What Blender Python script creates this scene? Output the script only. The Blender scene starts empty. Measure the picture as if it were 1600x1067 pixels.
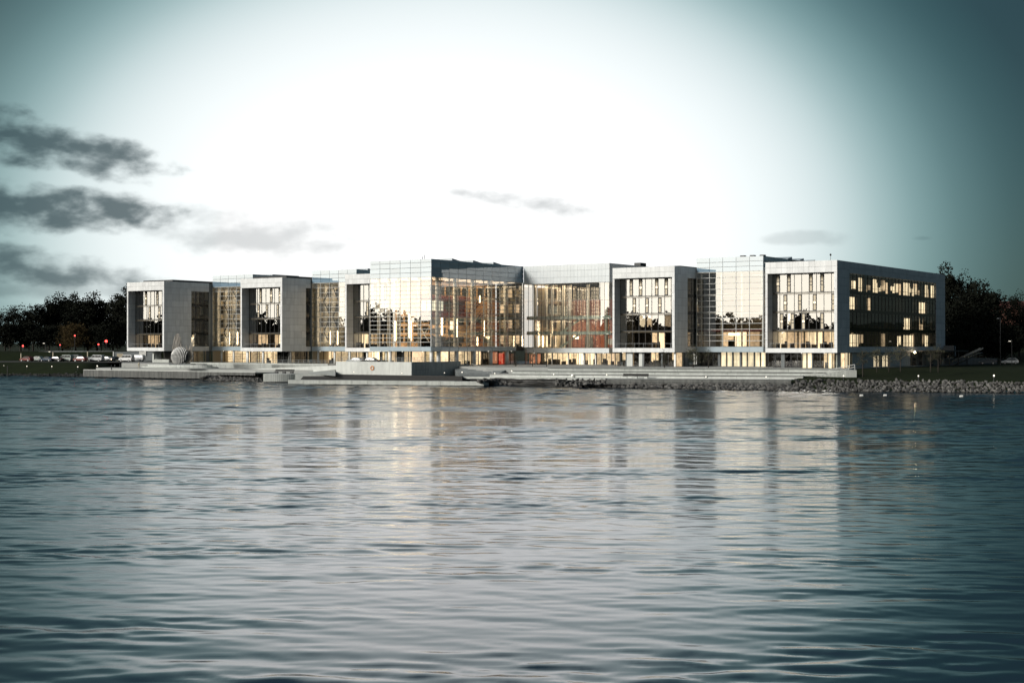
import bpy, bmesh, math, random
from mathutils import Vector, Matrix, noise as mnoise
R = math.radians
scene = bpy.context.scene
COL = scene.collection
rnd = random.Random(7)

# ------------------------------------------------------------------ camera
EYE = 8.3                      # eye height above the water
FPX = 2200.0                   # focal length in pixels of the 1600 px photograph
HZ = 540.0                     # image row of the horizon
cam_d = bpy.data.cameras.new('camera'); cam = bpy.data.objects.new('camera', cam_d); COL.objects.link(cam)
cam_d.sensor_width = 36.0; cam_d.lens = 36.0 * FPX / 1600.0
cam_d.clip_end = 8000; cam_d.clip_start = 0.5
cam.location = (0, 0, EYE); cam.rotation_euler = (R(90) + math.atan((HZ - 533.5) / FPX), 0, 0)
scene.camera = cam

# ------------------------------------------------------------------ view + render
scene.view_settings.view_transform = 'Standard'
scene.view_settings.look = 'None'
scene.view_settings.exposure = 0.0
scene.view_settings.gamma = 1.0
scene.render.engine = 'CYCLES'
scene.cycles.max_bounces = 7; scene.cycles.diffuse_bounces = 3; scene.cycles.glossy_bounces = 4
scene.cycles.transparent_max_bounces = 16; scene.cycles.caustics_reflective = False
scene.cycles.sample_clamp_indirect = 2.5
scene.cycles.use_denoising = True

# ------------------------------------------------------------------ node helper
class NT:
    def __init__(s, tree): s.t = tree; s.n = tree.nodes; s.l = tree.links
    def new(s, typ, **kw):
        nd = s.n.new(typ)
        for k, v in kw.items(): setattr(nd, k, v)
        return nd
    def put(s, sock, val):
        if isinstance(val, bpy.types.NodeSocket): s.l.new(val, sock)
        elif val is not None:
            if sock.type == 'RGBA' and len(val) == 3: val = (*val, 1)
            sock.default_value = val
    def m(s, op, a, b=None, c=None, clamp=False):
        nd = s.new('ShaderNodeMath', operation=op, use_clamp=clamp)
        s.put(nd.inputs[0], a)
        if b is not None: s.put(nd.inputs[1], b)
        if c is not None: s.put(nd.inputs[2], c)
        return nd.outputs[0]
    def mix(s, f, a, b, blend='MIX'):
        nd = s.new('ShaderNodeMix', data_type='RGBA', blend_type=blend)
        s.put(nd.inputs['Factor'], f); s.put(nd.inputs[6], a); s.put(nd.inputs[7], b)
        return nd.outputs[2]
    def ramp(s, f, pts, interp='LINEAR'):
        nd = s.new('ShaderNodeValToRGB'); cr = nd.color_ramp; cr.interpolation = interp
        while len(cr.elements) < len(pts): cr.elements.new(0.5)
        for e, (p, c) in zip(cr.elements, pts):
            e.position = p; e.color = (*c, 1) if len(c) == 3 else c
        s.put(nd.inputs[0], f); return nd.outputs[0]
    def smooth(s, x, a, b):
        nd = s.new('ShaderNodeMapRange', interpolation_type='SMOOTHSTEP')
        s.put(nd.inputs[0], x); nd.inputs[1].default_value = a; nd.inputs[2].default_value = b
        return nd.outputs[0]
    def comb(s, x, y, z=0.0):
        nd = s.new('ShaderNodeCombineXYZ'); s.put(nd.inputs[0], x); s.put(nd.inputs[1], y); s.put(nd.inputs[2], z)
        return nd.outputs[0]
    def noise(s, vec, scale, detail=3, rough=0.5, dist=0.0):
        nd = s.new('ShaderNodeTexNoise'); s.put(nd.inputs['Vector'], vec)
        nd.inputs['Scale'].default_value = scale; nd.inputs['Detail'].default_value = detail
        nd.inputs['Roughness'].default_value = rough; nd.inputs['Distortion'].default_value = dist
        return nd.outputs[0]

# ------------------------------------------------------------------ sky
SUN_AZ, SUN_EL = -128.0, 20.0      # afterglow: behind the camera, to the left
world = bpy.data.worlds.new('World'); scene.world = world; world.use_nodes = True
w = NT(world.node_tree); w.n.clear()
tc = w.new('ShaderNodeTexCoord'); sx = w.new('ShaderNodeSeparateXYZ'); w.l.new(tc.outputs['Generated'], sx.inputs[0])
az = w.m('MULTIPLY', w.m('ARCTAN2', sx.outputs[0], sx.outputs[1]), 57.2958)
el = w.m('MULTIPLY', w.m('ARCSINE', sx.outputs[2]), 57.2958)
def sq(x): return w.m('MULTIPLY', x, x)
# pale glow over the buildings, fading to teal
el2 = w.m('ADD', w.m('MINIMUM', el, 14.0), w.m('MULTIPLY', w.m('MAXIMUM', w.m('SUBTRACT', el, 14.0), 0.0), 0.08))
dz = w.m('DIVIDE', w.m('SUBTRACT', az, -2.4), 20.0)
de = w.m('DIVIDE', w.m('SUBTRACT', el2, 4.0), 14.5)
s_ = w.m('ADD', sq(dz), sq(de))
glow = w.ramp(w.m('DIVIDE', s_, 2.5, clamp=True), [
    (0.0, (2.7, 2.75, 2.78)), (0.03, (1.95, 1.99, 2.0)), (0.055, (1.22, 1.25, 1.25)), (0.078, (1.0, 1.025, 1.03)), (0.11, (0.935, 0.975, 0.98)), (0.155, (0.86, 0.92, 0.925)), (0.20, (0.74, 0.825, 0.835)), (0.247, (0.55, 0.67, 0.68)),
    (0.29, (0.35, 0.49, 0.50)), (0.34, (0.19, 0.32, 0.33)), (0.40, (0.09, 0.18, 0.19)), (0.48, (0.030, 0.085, 0.092)), (0.58, (0.013, 0.044, 0.05)),
    (1.0, (0.006, 0.018, 0.024))], 'B_SPLINE')
fade = w.m('SUBTRACT', 1.0, w.smooth(el, 15.0, 31.0)); glow = w.mix(1.0, glow, w.comb(fade, fade, fade), 'MULTIPLY')
# the zenith stays a pale dusk blue
up = w.smooth(el, 11.0, 34.0)
glow = w.mix(1.0, glow, w.mix(up, (0.0, 0.0, 0.0), (0.06, 0.10, 0.14)), 'ADD')
# brightest band of the glow, low over the roofs
bst = w.m('EXPONENT', w.m('MULTIPLY', w.m('ADD', sq(w.m('DIVIDE', w.m('ADD', az, 2.5), 9.0)), sq(w.m('DIVIDE', w.m('SUBTRACT', el, 5.5), 4.5))), -1.0))
bst = w.m('MULTIPLY', bst, 0.25)
glow = w.mix(1.0, glow, w.comb(bst, bst, bst), 'ADD')
# bright dusk sky towards the sunset, left of and behind the camera
ds = w.m('DIVIDE', w.m('SUBTRACT', w.m('ABSOLUTE', w.m('ADD', az, 112.0)), 0.0), 43.0)
dse = w.m('DIVIDE', el, 24.0)
lob = w.m('EXPONENT', w.m('MULTIPLY', w.m('ADD', sq(ds), sq(dse)), -1.0))
sunset = w.mix(1.0, (3.0, 2.8, 2.4), w.comb(lob, lob, lob), 'MULTIPLY')
nish = w.new('ShaderNodeTexSky', sky_type='NISHITA'); nish.sun_disc = False
nish.sun_elevation = R(SUN_EL); nish.sun_rotation = R(SUN_AZ); nish.air_density = 1.0; nish.dust_density = 0.6
base = w.mix(1.0, nish.outputs[0], (0.006, 0.006, 0.006), 'MULTIPLY')
sky = w.mix(1.0, w.mix(1.0, glow, sunset, 'ADD'), base, 'ADD')
# clouds: (image x, image y, half width px, half height px, slope, opacity)
nvec = w.comb(w.m('MULTIPLY', az, 0.70), w.m('MULTIPLY', el, 1.35), 3.7)
n1 = w.noise(nvec, 1.0, 5, 0.50, 0.1)
n2 = w.noise(w.comb(w.m('MULTIPLY', az, 0.22), w.m('MULTIPLY', el, 0.7), 9.1), 1.0, 3, 0.5)
nn = w.m('ADD', w.m('MULTIPLY', w.m('SUBTRACT', n1, 0.5), 1.7), w.m('MULTIPLY', w.m('SUBTRACT', n2, 0.5), 0.6))
def px_az(x): return math.degrees(math.atan((x - 800) / FPX))
def px_el(y): return math.degrees(math.atan((HZ - y) / FPX))
dens = None
for (cx, cy, hw, hh, sl, op, soft) in [
        (-40, 222, 340, 52, 0.17, 0.95, 0.75), (0, 334, 340, 46, 0.05, 0.95, 0.8), (-40, 424, 340, 44, 0.09, 0.88, 0.95),
        (390, 372, 290, 48, 0.12, 0.42, 1.3), (815, 316, 140, 24, 0.14, 0.55, 1.3), (1268, 376, 80, 15, 0.02, 0.22, 0.9),
        (1440, 379, 24, 5, 0.0, 0.25, 0.9), (60, 455, 300, 22, 0.02, 0.40, 1.0)]:
    a0, e0 = px_az(cx), px_el(cy); ww, hh2 = hw / 38.4, hh / 38.4
    da = w.m('SUBTRACT', az, a0)
    ey = w.m('ADD', w.m('SUBTRACT', el, e0), w.m('MULTIPLY', da, sl))
    q = w.m('ADD', sq(w.m('DIVIDE', da, ww)), sq(w.m('DIVIDE', ey, hh2)))
    mm = w.m('ADD', w.m('SUBTRACT', 0.85 if op > 0.6 else 1.0, q), w.m('MULTIPLY', nn, 1.0 if op > 0.6 else 1.25))
    d = w.m('MULTIPLY', w.smooth(mm, 0.0, soft), op)
    dens = d if dens is None else w.m('MAXIMUM', dens, d)
sky = w.mix(dens, sky, w.mix(0.07, (0.050, 0.088, 0.102), sky))
bg = w.new('ShaderNodeBackground'); w.l.new(sky, bg.inputs[0]); bg.inputs[1].default_value = 1.0
out = w.new('ShaderNodeOutputWorld'); w.l.new(bg.outputs[0], out.inputs[0])

# ------------------------------------------------------------------ sun (soft afterglow)
sun_d = bpy.data.lights.new('afterglow_sun', 'SUN'); sun_d.energy = 3.3; sun_d.angle = R(14); sun_d.color = (1.0, 0.95, 0.87)
sun = bpy.data.objects.new('afterglow_sun', sun_d); COL.objects.link(sun)
sdir = Vector((math.sin(R(SUN_AZ)) * math.cos(R(SUN_EL)), math.cos(R(SUN_AZ)) * math.cos(R(SUN_EL)), math.sin(R(SUN_EL))))
sun.rotation_euler = sdir.to_track_quat('Z', 'Y').to_euler(); sun.location = sdir * 400

# ------------------------------------------------------------------ survey helpers
FX, FY = 67.2, 291.0                         # front right corner of the right-hand block
CU, SU = 0.8263, -0.5632                     # direction u (along the fronts); v is at right angles, away from the water
ANG = math.atan2(SU, CU)
def W(u, v, z=0.0): return Vector((FX + CU * u - SU * v, FY + SU * u + CU * v, z))
def u_at(px, v):
    t = (px - 800) / FPX; return (t * (FY + CU * v) - FX + SU * v) / (CU - SU * t)
def v_at(px, u):
    t = (px - 800) / FPX; return (t * (FY + SU * u) - FX - CU * u) / (-SU - CU * t)
def gp(px, py, z):                            # ground point at height z
    D = (EYE - z) * FPX / (py - HZ); return Vector(((px - 800) / FPX * D, D, z))
def dp(px, py, D): return Vector(((px - 800) / FPX * D, D, EYE - (py - HZ) * D / FPX))
def zat(py, D): return EYE - (py - HZ) * D / FPX

# ------------------------------------------------------------------ materials
MATS = {}
def mat(name, col=(0.5, 0.5, 0.5), rough=0.6, metal=0.0, emit=None, es=0.0, nscale=0.0, namp=0.0, jitter=0.0, bump=0.0, spec=0.5, streak=0.0, nz=1.0):
    m = bpy.data.materials.new(name); m.use_nodes = True; t = NT(m.node_tree)
    b = t.n['Principled BSDF']; c = None
    b.inputs['Roughness'].default_value = rough; b.inputs['Metallic'].default_value = metal
    b.inputs['Specular IOR Level'].default_value = spec
    geo = t.new('ShaderNodeNewGeometry'); v = None
    if namp:
        pos = geo.outputs['Position']
        if nz != 1.0:
            vm = t.new('ShaderNodeVectorMath', operation='MULTIPLY'); t.l.new(pos, vm.inputs[0]); vm.inputs[1].default_value = (1, 1, nz); pos = vm.outputs[0]
        n = t.noise(pos, nscale, 4, 0.6)
        v = t.m('ADD', 1.0 - namp, t.m('MULTIPLY', n, 2 * namp))
        if bump:
            bp = t.new('ShaderNodeBump'); bp.inputs['Strength'].default_value = bump; bp.inputs['Distance'].default_value = 0.05
            t.l.new(n, bp.inputs['Height']); t.l.new(bp.outputs[0], b.inputs['Normal'])
    if streak:
        sp = t.new('ShaderNodeSeparateXYZ'); t.l.new(geo.outputs['Position'], sp.inputs[0])
        n = t.noise(t.comb(t.m('MULTIPLY', sp.outputs[0], 1.3), t.m('MULTIPLY', sp.outputs[1], 1.3), t.m('MULTIPLY', sp.outputs[2], 0.18)), 1.0, 5, 0.65)
        k = t.m('ADD', 1.0 - streak, t.m('MULTIPLY', t.smooth(n, 0.25, 0.75), 2 * streak))
        v = k if v is None else t.m('MULTIPLY', v, k)
    if jitter:
        oi = t.new('ShaderNodeObjectInfo'); ro = oi.outputs['Random']
        if name.startswith('rock'): ro = t.m('FRACT', t.m('ADD', ro, geo.outputs['Random Per Island']))
        k = t.m('ADD', 1.0 - jitter, t.m('MULTIPLY', ro, 2 * jitter))
        v = k if v is None else t.m('MULTIPLY', v, k)
    if v is not None:
        b.inputs['Base Color'].default_value = (*col, 1)
        t.l.new(t.mix(1.0, col, t.comb(v, v, v), 'MULTIPLY'), b.inputs['Base Color'])
    else: b.inputs['Base Color'].default_value = (*col, 1)
    if emit:
        b.inputs['Emission Color'].default_value = (*emit, 1); b.inputs['Emission Strength'].default_value = es
        if v is not None: t.l.new(t.m('MULTIPLY', v, es), b.inputs['Emission Strength'])
    MATS[name] = m; return m
def glassmat(name, refl, tint, rough=0.0, gcol=(1, 1, 1)):
    m = bpy.data.materials.new(name); m.use_nodes = True; t = NT(m.node_tree); t.n.clear()
    tr = t.new('ShaderNodeBsdfTransparent'); tr.inputs[0].default_value = (*tint, 1)
    gl = t.new('ShaderNodeBsdfGlossy'); gl.inputs['Roughness'].default_value = rough; gl.inputs[0].default_value = (*gcol, 1)
    fr = t.new('ShaderNodeFresnel'); fr.inputs[0].default_value = 1.5
    f = t.m('ADD', refl, t.m('MULTIPLY', fr.outputs[0], 1.0 - refl), clamp=True)
    geo = t.new('ShaderNodeNewGeometry'); f = t.m('MULTIPLY', f, t.m('SUBTRACT', 1.0, geo.outputs['Backfacing']))   # a pane mirrors once, at its outer face
    mx = t.new('ShaderNodeMixShader'); t.l.new(f, mx.inputs[0]); t.l.new(tr.outputs[0], mx.inputs[1]); t.l.new(gl.outputs[0], mx.inputs[2])
    o = t.new('ShaderNodeOutputMaterial'); t.l.new(mx.outputs[0], o.inputs[0])
    MATS[name] = m; return m
def coatmat(name, col, refl, rough=0.03, jitter=0.0):
    m = bpy.data.materials.new(name); m.use_nodes = True; t = NT(m.node_tree); t.n.clear()
    di = t.new('ShaderNodeBsdfDiffuse'); di.inputs[0].default_value = (*col, 1)
    if jitter:
        oi = t.new('ShaderNodeObjectInfo'); k = t.m('ADD', 1 - jitter, t.m('MULTIPLY', oi.outputs['Random'], 2 * jitter))
        t.l.new(t.mix(1.0, col, t.comb(k, k, k), 'MULTIPLY'), di.inputs[0])
    gl = t.new('ShaderNodeBsdfGlossy'); gl.inputs['Roughness'].default_value = rough
    fr = t.new('ShaderNodeFresnel'); fr.inputs[0].default_value = 1.5
    f = t.m('ADD', refl, t.m('MULTIPLY', fr.outputs[0], 1.0 - refl), clamp=True)
    mx = t.new('ShaderNodeMixShader'); t.l.new(f, mx.inputs[0]); t.l.new(di.outputs[0], mx.inputs[1]); t.l.new(gl.outputs[0], mx.inputs[2])
    o = t.new('ShaderNodeOutputMaterial'); t.l.new(mx.outputs[0], o.inputs[0]); MATS[name] = m; return m

mat('cladding', (0.63, 0.645, 0.65), 0.55, 0.0, jitter=0.07, nscale=0.35, namp=0.09, streak=0.09)
mat('cladding_joint', (0.20, 0.22, 0.23), 0.7)
mat('ribbed', (0.58, 0.62, 0.64), 0.4, jitter=0.04, nscale=0.3, namp=0.05)
mat('roofing', (0.05, 0.055, 0.06), 0.9, nscale=0.5, namp=0.2)
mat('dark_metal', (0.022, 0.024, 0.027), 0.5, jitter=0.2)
mat('alu', (0.42, 0.43, 0.42), 0.5, 0.0)
mat('alu_grey', (0.25, 0.27, 0.28), 0.45, 0.3)
mat('white_paint', (0.75, 0.75, 0.72), 0.5)
mat('cream_column', (0.72, 0.70, 0.64), 0.6)
mat('beige', (0.55, 0.48, 0.36), 0.7, jitter=0.06, nscale=0.8, namp=0.08)
mat('wood_wall', (0.56, 0.35, 0.19), 0.6, nscale=1.5, namp=0.15, nz=6.0, jitter=0.08)
mat('burgundy', (0.17, 0.035, 0.035), 0.5, jitter=0.1, nscale=0.6, namp=0.15)
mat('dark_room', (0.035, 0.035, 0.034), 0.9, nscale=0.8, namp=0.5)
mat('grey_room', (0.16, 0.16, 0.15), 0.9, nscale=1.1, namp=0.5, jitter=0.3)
mat('slab', (0.42, 0.41, 0.38), 0.8, nscale=0.8, namp=0.1)
mat('ceiling', (0.7, 0.68, 0.62), 0.8)
WARM = (1.0, 0.73, 0.45); WARMW = (1.0, 0.84, 0.62); COOLW = (0.93, 0.95, 0.80)
mat('lit_blind', (0.3, 0.25, 0.2), 0.9, emit=(1.0, 0.80, 0.52), es=1.9, nscale=0.9, namp=0.30, jitter=0.35, streak=0.45)
mat('lit_room', (0.2, 0.15, 0.1), 0.9, emit=WARM, es=1.05, nscale=1.3, namp=0.9, jitter=0.5)
mat('lit_curtain', (0.5, 0.45, 0.35), 0.9, emit=(1.0, 0.80, 0.55), es=1.0, nscale=1.2, namp=0.15, jitter=0.25, streak=0.4)
mat('lit_pale', (0.5, 0.5, 0.42), 0.9, emit=(0.95, 0.95, 0.76), es=1.0, nscale=1.0, namp=0.35, jitter=0.2)
mat('lamp_glow', (0.9, 0.8, 0.6), 0.9, emit=(1.0, 0.80, 0.50), es=9.0)
mat('ceiling_strip', (0.9, 0.8, 0.6), 0.9, emit=(1.0, 0.80, 0.58), es=2.2)
mat('lit_red', (0.5, 0.03, 0.02), 0.6, emit=(1.0, 0.05, 0.03), es=0.5)
mat('lit_orange', (0.4, 0.16, 0.08), 0.6, emit=(1.0, 0.40, 0.22), es=0.6, nscale=1.0, namp=0.3)
mat('red_signal', (0.6, 0.0, 0.0), 0.4, emit=(1.0, 0.06, 0.05), es=6.0)
mat('small_lamp', (0.9, 0.9, 0.8), 0.5, emit=(1.0, 0.90, 0.74), es=1.4)
mat('entrance_lamp', (0.9, 0.9, 0.8), 0.5, emit=(1.0, 0.78, 0.48), es=150.0)
mat('furniture', (0.03, 0.022, 0.018), 0.7)
mat('tile_wall', (0.19, 0.058, 0.036), 0.6, nscale=2.6, namp=0.85, jitter=0.15)
mat('glass_rail', (0.42, 0.55, 0.50), 0.2)
mat('concrete', (0.40, 0.42, 0.40), 0.85, nscale=0.7, namp=0.14, jitter=0.07, bump=0.15, streak=0.16)
mat('concrete_pale', (0.52, 0.54, 0.52), 0.85, nscale=0.8, namp=0.12, jitter=0.05, streak=0.10)
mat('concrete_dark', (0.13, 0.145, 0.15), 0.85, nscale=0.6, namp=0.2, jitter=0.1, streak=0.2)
mat('paving', (0.30, 0.31, 0.30), 0.85, nscale=0.5, namp=0.15)
mat('timber_grey', (0.15, 0.155, 0.15), 0.85, nscale=2.2, namp=0.25, nz=0.15, jitter=0.2, streak=0.3)
mat('timber_dark', (0.028, 0.028, 0.028), 0.85, nscale=2.0, namp=0.3, jitter=0.25)
mat('rock', (0.088, 0.086, 0.082), 0.85, nscale=1.5, namp=0.35, jitter=0.7, bump=0.4)
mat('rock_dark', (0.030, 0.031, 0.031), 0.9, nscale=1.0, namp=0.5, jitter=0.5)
mat('grass', (0.013, 0.019, 0.007), 0.95, nscale=0.35, namp=0.4, bump=0.6, spec=0.1)
mat('foliage', (0.008, 0.0095, 0.0065), 0.9, nscale=0.4, namp=0.5, spec=0.1)
mat('foliage_autumn', (0.055, 0.040, 0.018), 0.9, nscale=0.6, namp=0.4, spec=0.1)
mat('young_leaf', (0.075, 0.075, 0.050), 0.9, nscale=0.6, namp=0.4, spec=0.1)
mat('bark', (0.040, 0.034, 0.028), 0.9, nscale=3.0, namp=0.3, nz=0.3)
mat('sculpture_white', (0.80, 0.80, 0.78), 0.35)
mat('sculpture_steel', (0.24, 0.22, 0.19), 0.6, 0.0)
mat('tyre', (0.012, 0.012, 0.012), 0.8)
mat('rim', (0.4, 0.4, 0.42), 0.35, 0.8)
mat('car_glass', (0.01, 0.013, 0.016), 0.08)
mat('car_lamp', (0.6, 0.6, 0.55), 0.2)
mat('headlamp_on', (0.9, 0.9, 0.8), 0.3, emit=(1.0, 0.75, 0.45), es=14.0)
mat('tail_lamp', (0.3, 0.01, 0.01), 0.3)
mat('brick_wall', (0.11, 0.05, 0.035), 0.85, nscale=1.2, namp=0.3)
mat('roof_tile', (0.10, 0.035, 0.025), 0.8, nscale=1.5, namp=0.3)
mat('solar', (0.45, 0.50, 0.54), 0.35)
mat('orange_ring', (0.65, 0.22, 0.03), 0.5)
mat('person_cloth', (0.02, 0.022, 0.03), 0.9)
for nm, c in dict(paint_white=(0.55, 0.56, 0.57), paint_red=(0.16, 0.035, 0.03), paint_black=(0.012, 0.012, 0.014), paint_blue=(0.03, 0.05, 0.08),
                  paint_silver=(0.38, 0.40, 0.41), paint_green=(0.22, 0.26, 0.24), paint_grey=(0.09, 0.10, 0.11)).items():
    mat(nm, c, 0.42, 0.0, spec=0.3)
for nm in ('rock', 'rock_dark', 'concrete', 'timber_grey'):
    m = MATS[nm]; t = NT(m.node_tree); b = t.n['Principled BSDF']; lk = b.inputs['Base Color'].links[0].from_socket
    g = t.new('ShaderNodeNewGeometry'); sp_ = t.new('ShaderNodeSeparateXYZ'); t.l.new(g.outputs['Position'], sp_.inputs[0])
    nz_ = t.noise(g.outputs['Position'], 0.5, 3); wet = t.smooth(t.m('ADD', sp_.outputs[2], t.m('MULTIPLY', t.m('SUBTRACT', nz_, .5), .4)), 0.05, 0.30)
    t.l.new(t.mix(wet, t.mix(1.0, lk, (0.16, 0.17, 0.15), 'MULTIPLY'), lk), b.inputs['Base Color'])
glassmat('glass', 0.29, (0.93, 0.91, 0.87))
glassmat('glass_dark', 0.10, (0.80, 0.80, 0.78))
glassmat('glass_front', 0.31, (0.72, 0.72, 0.70))
glassmat('glass_clear', 0.06, (0.92, 0.93, 0.90))
coatmat('spandrel', (0.21, 0.31, 0.40), 0.26, jitter=0.14)
coatmat('fascia', (0.40, 0.48, 0.53), 0.16, 0.1, jitter=0.05)
coatmat('band_glass', (0.10, 0.085, 0.06), 0.18, 0.05)
coatmat('black_glass', (0.010, 0.011, 0.012), 0.03, 0.05)

# ------------------------------------------------------------------ mesh helpers
CUBES = {}
CV = [(x, y, z) for x in (-.5, .5) for y in (-.5, .5) for z in (-.5, .5)]
CF = [(0, 1, 3, 2), (4, 6, 7, 5), (0, 4, 5, 1), (2, 3, 7, 6), (0, 2, 6, 4), (1, 5, 7, 3)]
def cube(mn):
    if mn not in CUBES:
        me = bpy.data.meshes.new('box_' + mn); me.from_pydata(CV, [], CF); me.materials.append(MATS[mn]); CUBES[mn] = me
    return CUBES[mn]
def link(o, parent=None):
    COL.objects.link(o)
    if parent is not None: o.parent = parent
    return o
Z0 = 0.0
def box(name, par, x0, x1, y0, y1, z0, z1, mn, tilt=None):
    """an axis-aligned box in the coordinates of its thing (heights are given above the water)"""
    o = bpy.data.objects.new(name, cube(mn))
    zz = par.get('_z', 0.0) if par is not None else 0.0
    o.location = ((x0 + x1) / 2, (y0 + y1) / 2, (z0 + z1) / 2 - zz); o.scale = (abs(x1 - x0), abs(y1 - y0), abs(z1 - z0))
    if tilt: o.rotation_euler = tilt
    return link(o, par)
class MB:
    def __init__(s): s.v = []; s.f = []; s.mi = []
    def box(s, x0, x1, y0, y1, z0, z1):
        n = len(s.v); cx, cy, cz = (x0 + x1) / 2, (y0 + y1) / 2, (z0 + z1) / 2
        s.v += [(cx + a * (x1 - x0), cy + b * (y1 - y0), cz + c * (z1 - z0)) for a, b, c in CV]
        s.f += [tuple(n + i for i in f) for f in CF]; return s
    def bar(s, p, q, wd, ht=None):
        p, q = Vector(p), Vector(q); d = (q - p).normalized(); ht = ht or wd
        a = d.cross(Vector((0, 0, 1))); a = a.normalized() if a.length > 1e-4 else Vector((1, 0, 0)); b = a.cross(d)
        n = len(s.v)
        for P in (p, q):
            for i, j in ((-1, -1), (1, -1), (1, 1), (-1, 1)): s.v.append(tuple(P + a * wd / 2 * i + b * ht / 2 * j))
        s.f += [(n, n + 1, n + 2, n + 3), (n + 7, n + 6, n + 5, n + 4)] + [(n + i, n + 4 + i, n + 4 + (i + 1) % 4, n + (i + 1) % 4) for i in range(4)]
        return s
    def tube(s, pts, rads, seg=8, cap=True):
        n = len(s.v); pts = [Vector(p) for p in pts]
        for i, p in enumerate(pts):
            d = (pts[min(i + 1, len(pts) - 1)] - pts[max(i - 1, 0)]).normalized()
            a = d.cross(Vector((0.31, 0.95, 0.0))) if abs(d.z) > 0.6 else d.cross(Vector((0, 0, 1)))
            a.normalize(); b = d.cross(a); r = rads[i] if isinstance(rads, (list, tuple)) else rads
            for k in range(seg):
                t = 2 * math.pi * k / seg; s.v.append(tuple(p + a * r * math.cos(t) + b * r * math.sin(t)))
        for i in range(len(pts) - 1):
            for k in range(seg):
                k2 = (k + 1) % seg; s.f.append((n + i * seg + k, n + i * seg + k2, n + (i + 1) * seg + k2, n + (i + 1) * seg + k))
        if cap: s.f += [tuple(n + k for k in reversed(range(seg))), tuple(n + (len(pts) - 1) * seg + k for k in range(seg))]
        return s
    def prism(s, poly, z0, z1):
        n = len(s.v); m = len(poly)
        s.v += [(p[0], p[1], z0) for p in poly] + [(p[0], p[1], z1) for p in poly]
        s.f += [tuple(n + i for i in reversed(range(m))), tuple(n + m + i for i in range(m))]
        s.f += [(n + i, n + (i + 1) % m, n + m + (i + 1) % m, n + m + i) for i in range(m)]; return s
    def quad(s, a, b, c, d):
        n = len(s.v); s.v += [tuple(a), tuple(b), tuple(c), tuple(d)]; s.f.append((n, n + 1, n + 2, n + 3)); return s
    def mesh(s, name, mn, smooth=False):
        me = bpy.data.meshes.new(name); me.from_pydata(s.v, [], s.f); me.materials.append(MATS[mn])
        if smooth: me.polygons.foreach_set('use_smooth', [True] * len(me.polygons))
        me.update(); return me
    def build(s, name, mn, par=None, smooth=False):
        return link(bpy.data.objects.new(name, s.mesh(name, mn, smooth)), par)
def fixn(o):
    bm = bmesh.new(); bm.from_mesh(o.data); bmesh.ops.recalc_face_normals(bm, faces=bm.faces); bm.to_mesh(o.data); bm.free(); return o
def tag(o, label, cat, group=None):
    o['label'] = label; o['category'] = cat
    if group: o['group'] = group
    return o
def thing(name, label, cat, loc, rot=0.0, group=None):
    o = bpy.data.objects.new(name, None); o.empty_display_size = 1.0; COL.objects.link(o)
    o.location = loc; o.rotation_euler = (0, 0, rot); o['_z'] = 0.0
    return tag(o, label, cat, group)
def uvthing(name, label, cat, u, v, z=3.6, group=None):
    o = thing(name, label, cat, W(u, v, z), ANG, group); o['_z'] = z; return o
def struct(o, kind='structure'): o['kind'] = kind; return o

# ================================================================== SETTING
# water: a real field of small waves, a flat sheet beyond it
def water_mat():
    m = bpy.data.materials.new('water'); m.use_nodes = True; t = NT(m.node_tree); b = t.n['Principled BSDF']
    b.inputs['Base Color'].default_value = (0.006, 0.018, 0.030, 1); b.inputs['Roughness'].default_value = 0.125; b.inputs['IOR'].default_value = 1.5; b.inputs['Specular Tint'].default_value = (0.82, 0.93, 1.0, 1)
    g = t.new('ShaderNodeNewGeometry'); sp_ = t.new('ShaderNodeSeparateXYZ'); t.l.new(g.outputs['Position'], sp_.inputs[0])
    t.l.new(t.m('ADD', 0.11, t.m('MULTIPLY', t.smooth(sp_.outputs[1], 90.0, 250.0), 0.07)), b.inputs['Roughness'])
    MATS['water'] = m
water_mat()
import numpy as np
def waves(x0, x1, y0, y1, step, lmin, s0, s1):
    """height field of small wind waves between x0..x1, y0..y1"""
    gx = np.linspace(x0, x1, int(round((x1 - x0) / step)) + 1); gy = np.linspace(y0, y1, int(round((y1 - y0) / step)) + 1); GX, GY = np.meshgrid(gx, gy); GZ = np.zeros_like(GX)
    S = s0 + (s1 - s0) * np.clip((GY - y0) / (y1 - y0), 0, 1)
    nrg = np.random.RandomState(8); NW = 110; amp = np.ones_like(GX)
    for i in range(12):                                   # gusts: calmer and rougher patches
        lam = math.exp(nrg.uniform(math.log(6), math.log(80))); th = nrg.normal(0, .6); amp += .24 * np.sin(2 * math.pi / lam * (GX * math.sin(th) * .6 + GY * math.cos(th)) + nrg.uniform(0, 6.28))
    amp = np.clip(amp, .55, 1.8)
    for i in range(NW):
        lam = math.exp(nrg.uniform(math.log(.45), math.log(4.2))); th = nrg.normal(0.10, .34); k = 2 * math.pi / lam; ph = nrg.uniform(0, 6.28)
        wt = min(1.0, max(0.0, (lam - lmin) / (.6 * lmin)))
        if wt <= 0: continue
        if lam > 2.2: wt = wt * (.55 + .75 * np.clip((GY - 60.0) / 190.0, 0, 1))      # longer waves out in the open
        GZ += wt * S * math.sqrt(2.0 / NW) / k * np.sin(k * (GX * math.sin(th) + GY * math.cos(th)) + ph)
    GZ *= amp
    ny_, nx_ = GX.shape; co = np.stack([GX, GY, GZ], -1).reshape(-1, 3).astype(np.float32)
    idx = np.arange(ny_ * nx_).reshape(ny_, nx_); q = np.stack([idx[:-1, :-1], idx[:-1, 1:], idx[1:, 1:], idx[1:, :-1]], -1).reshape(-1, 4)
    return co, q
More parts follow.
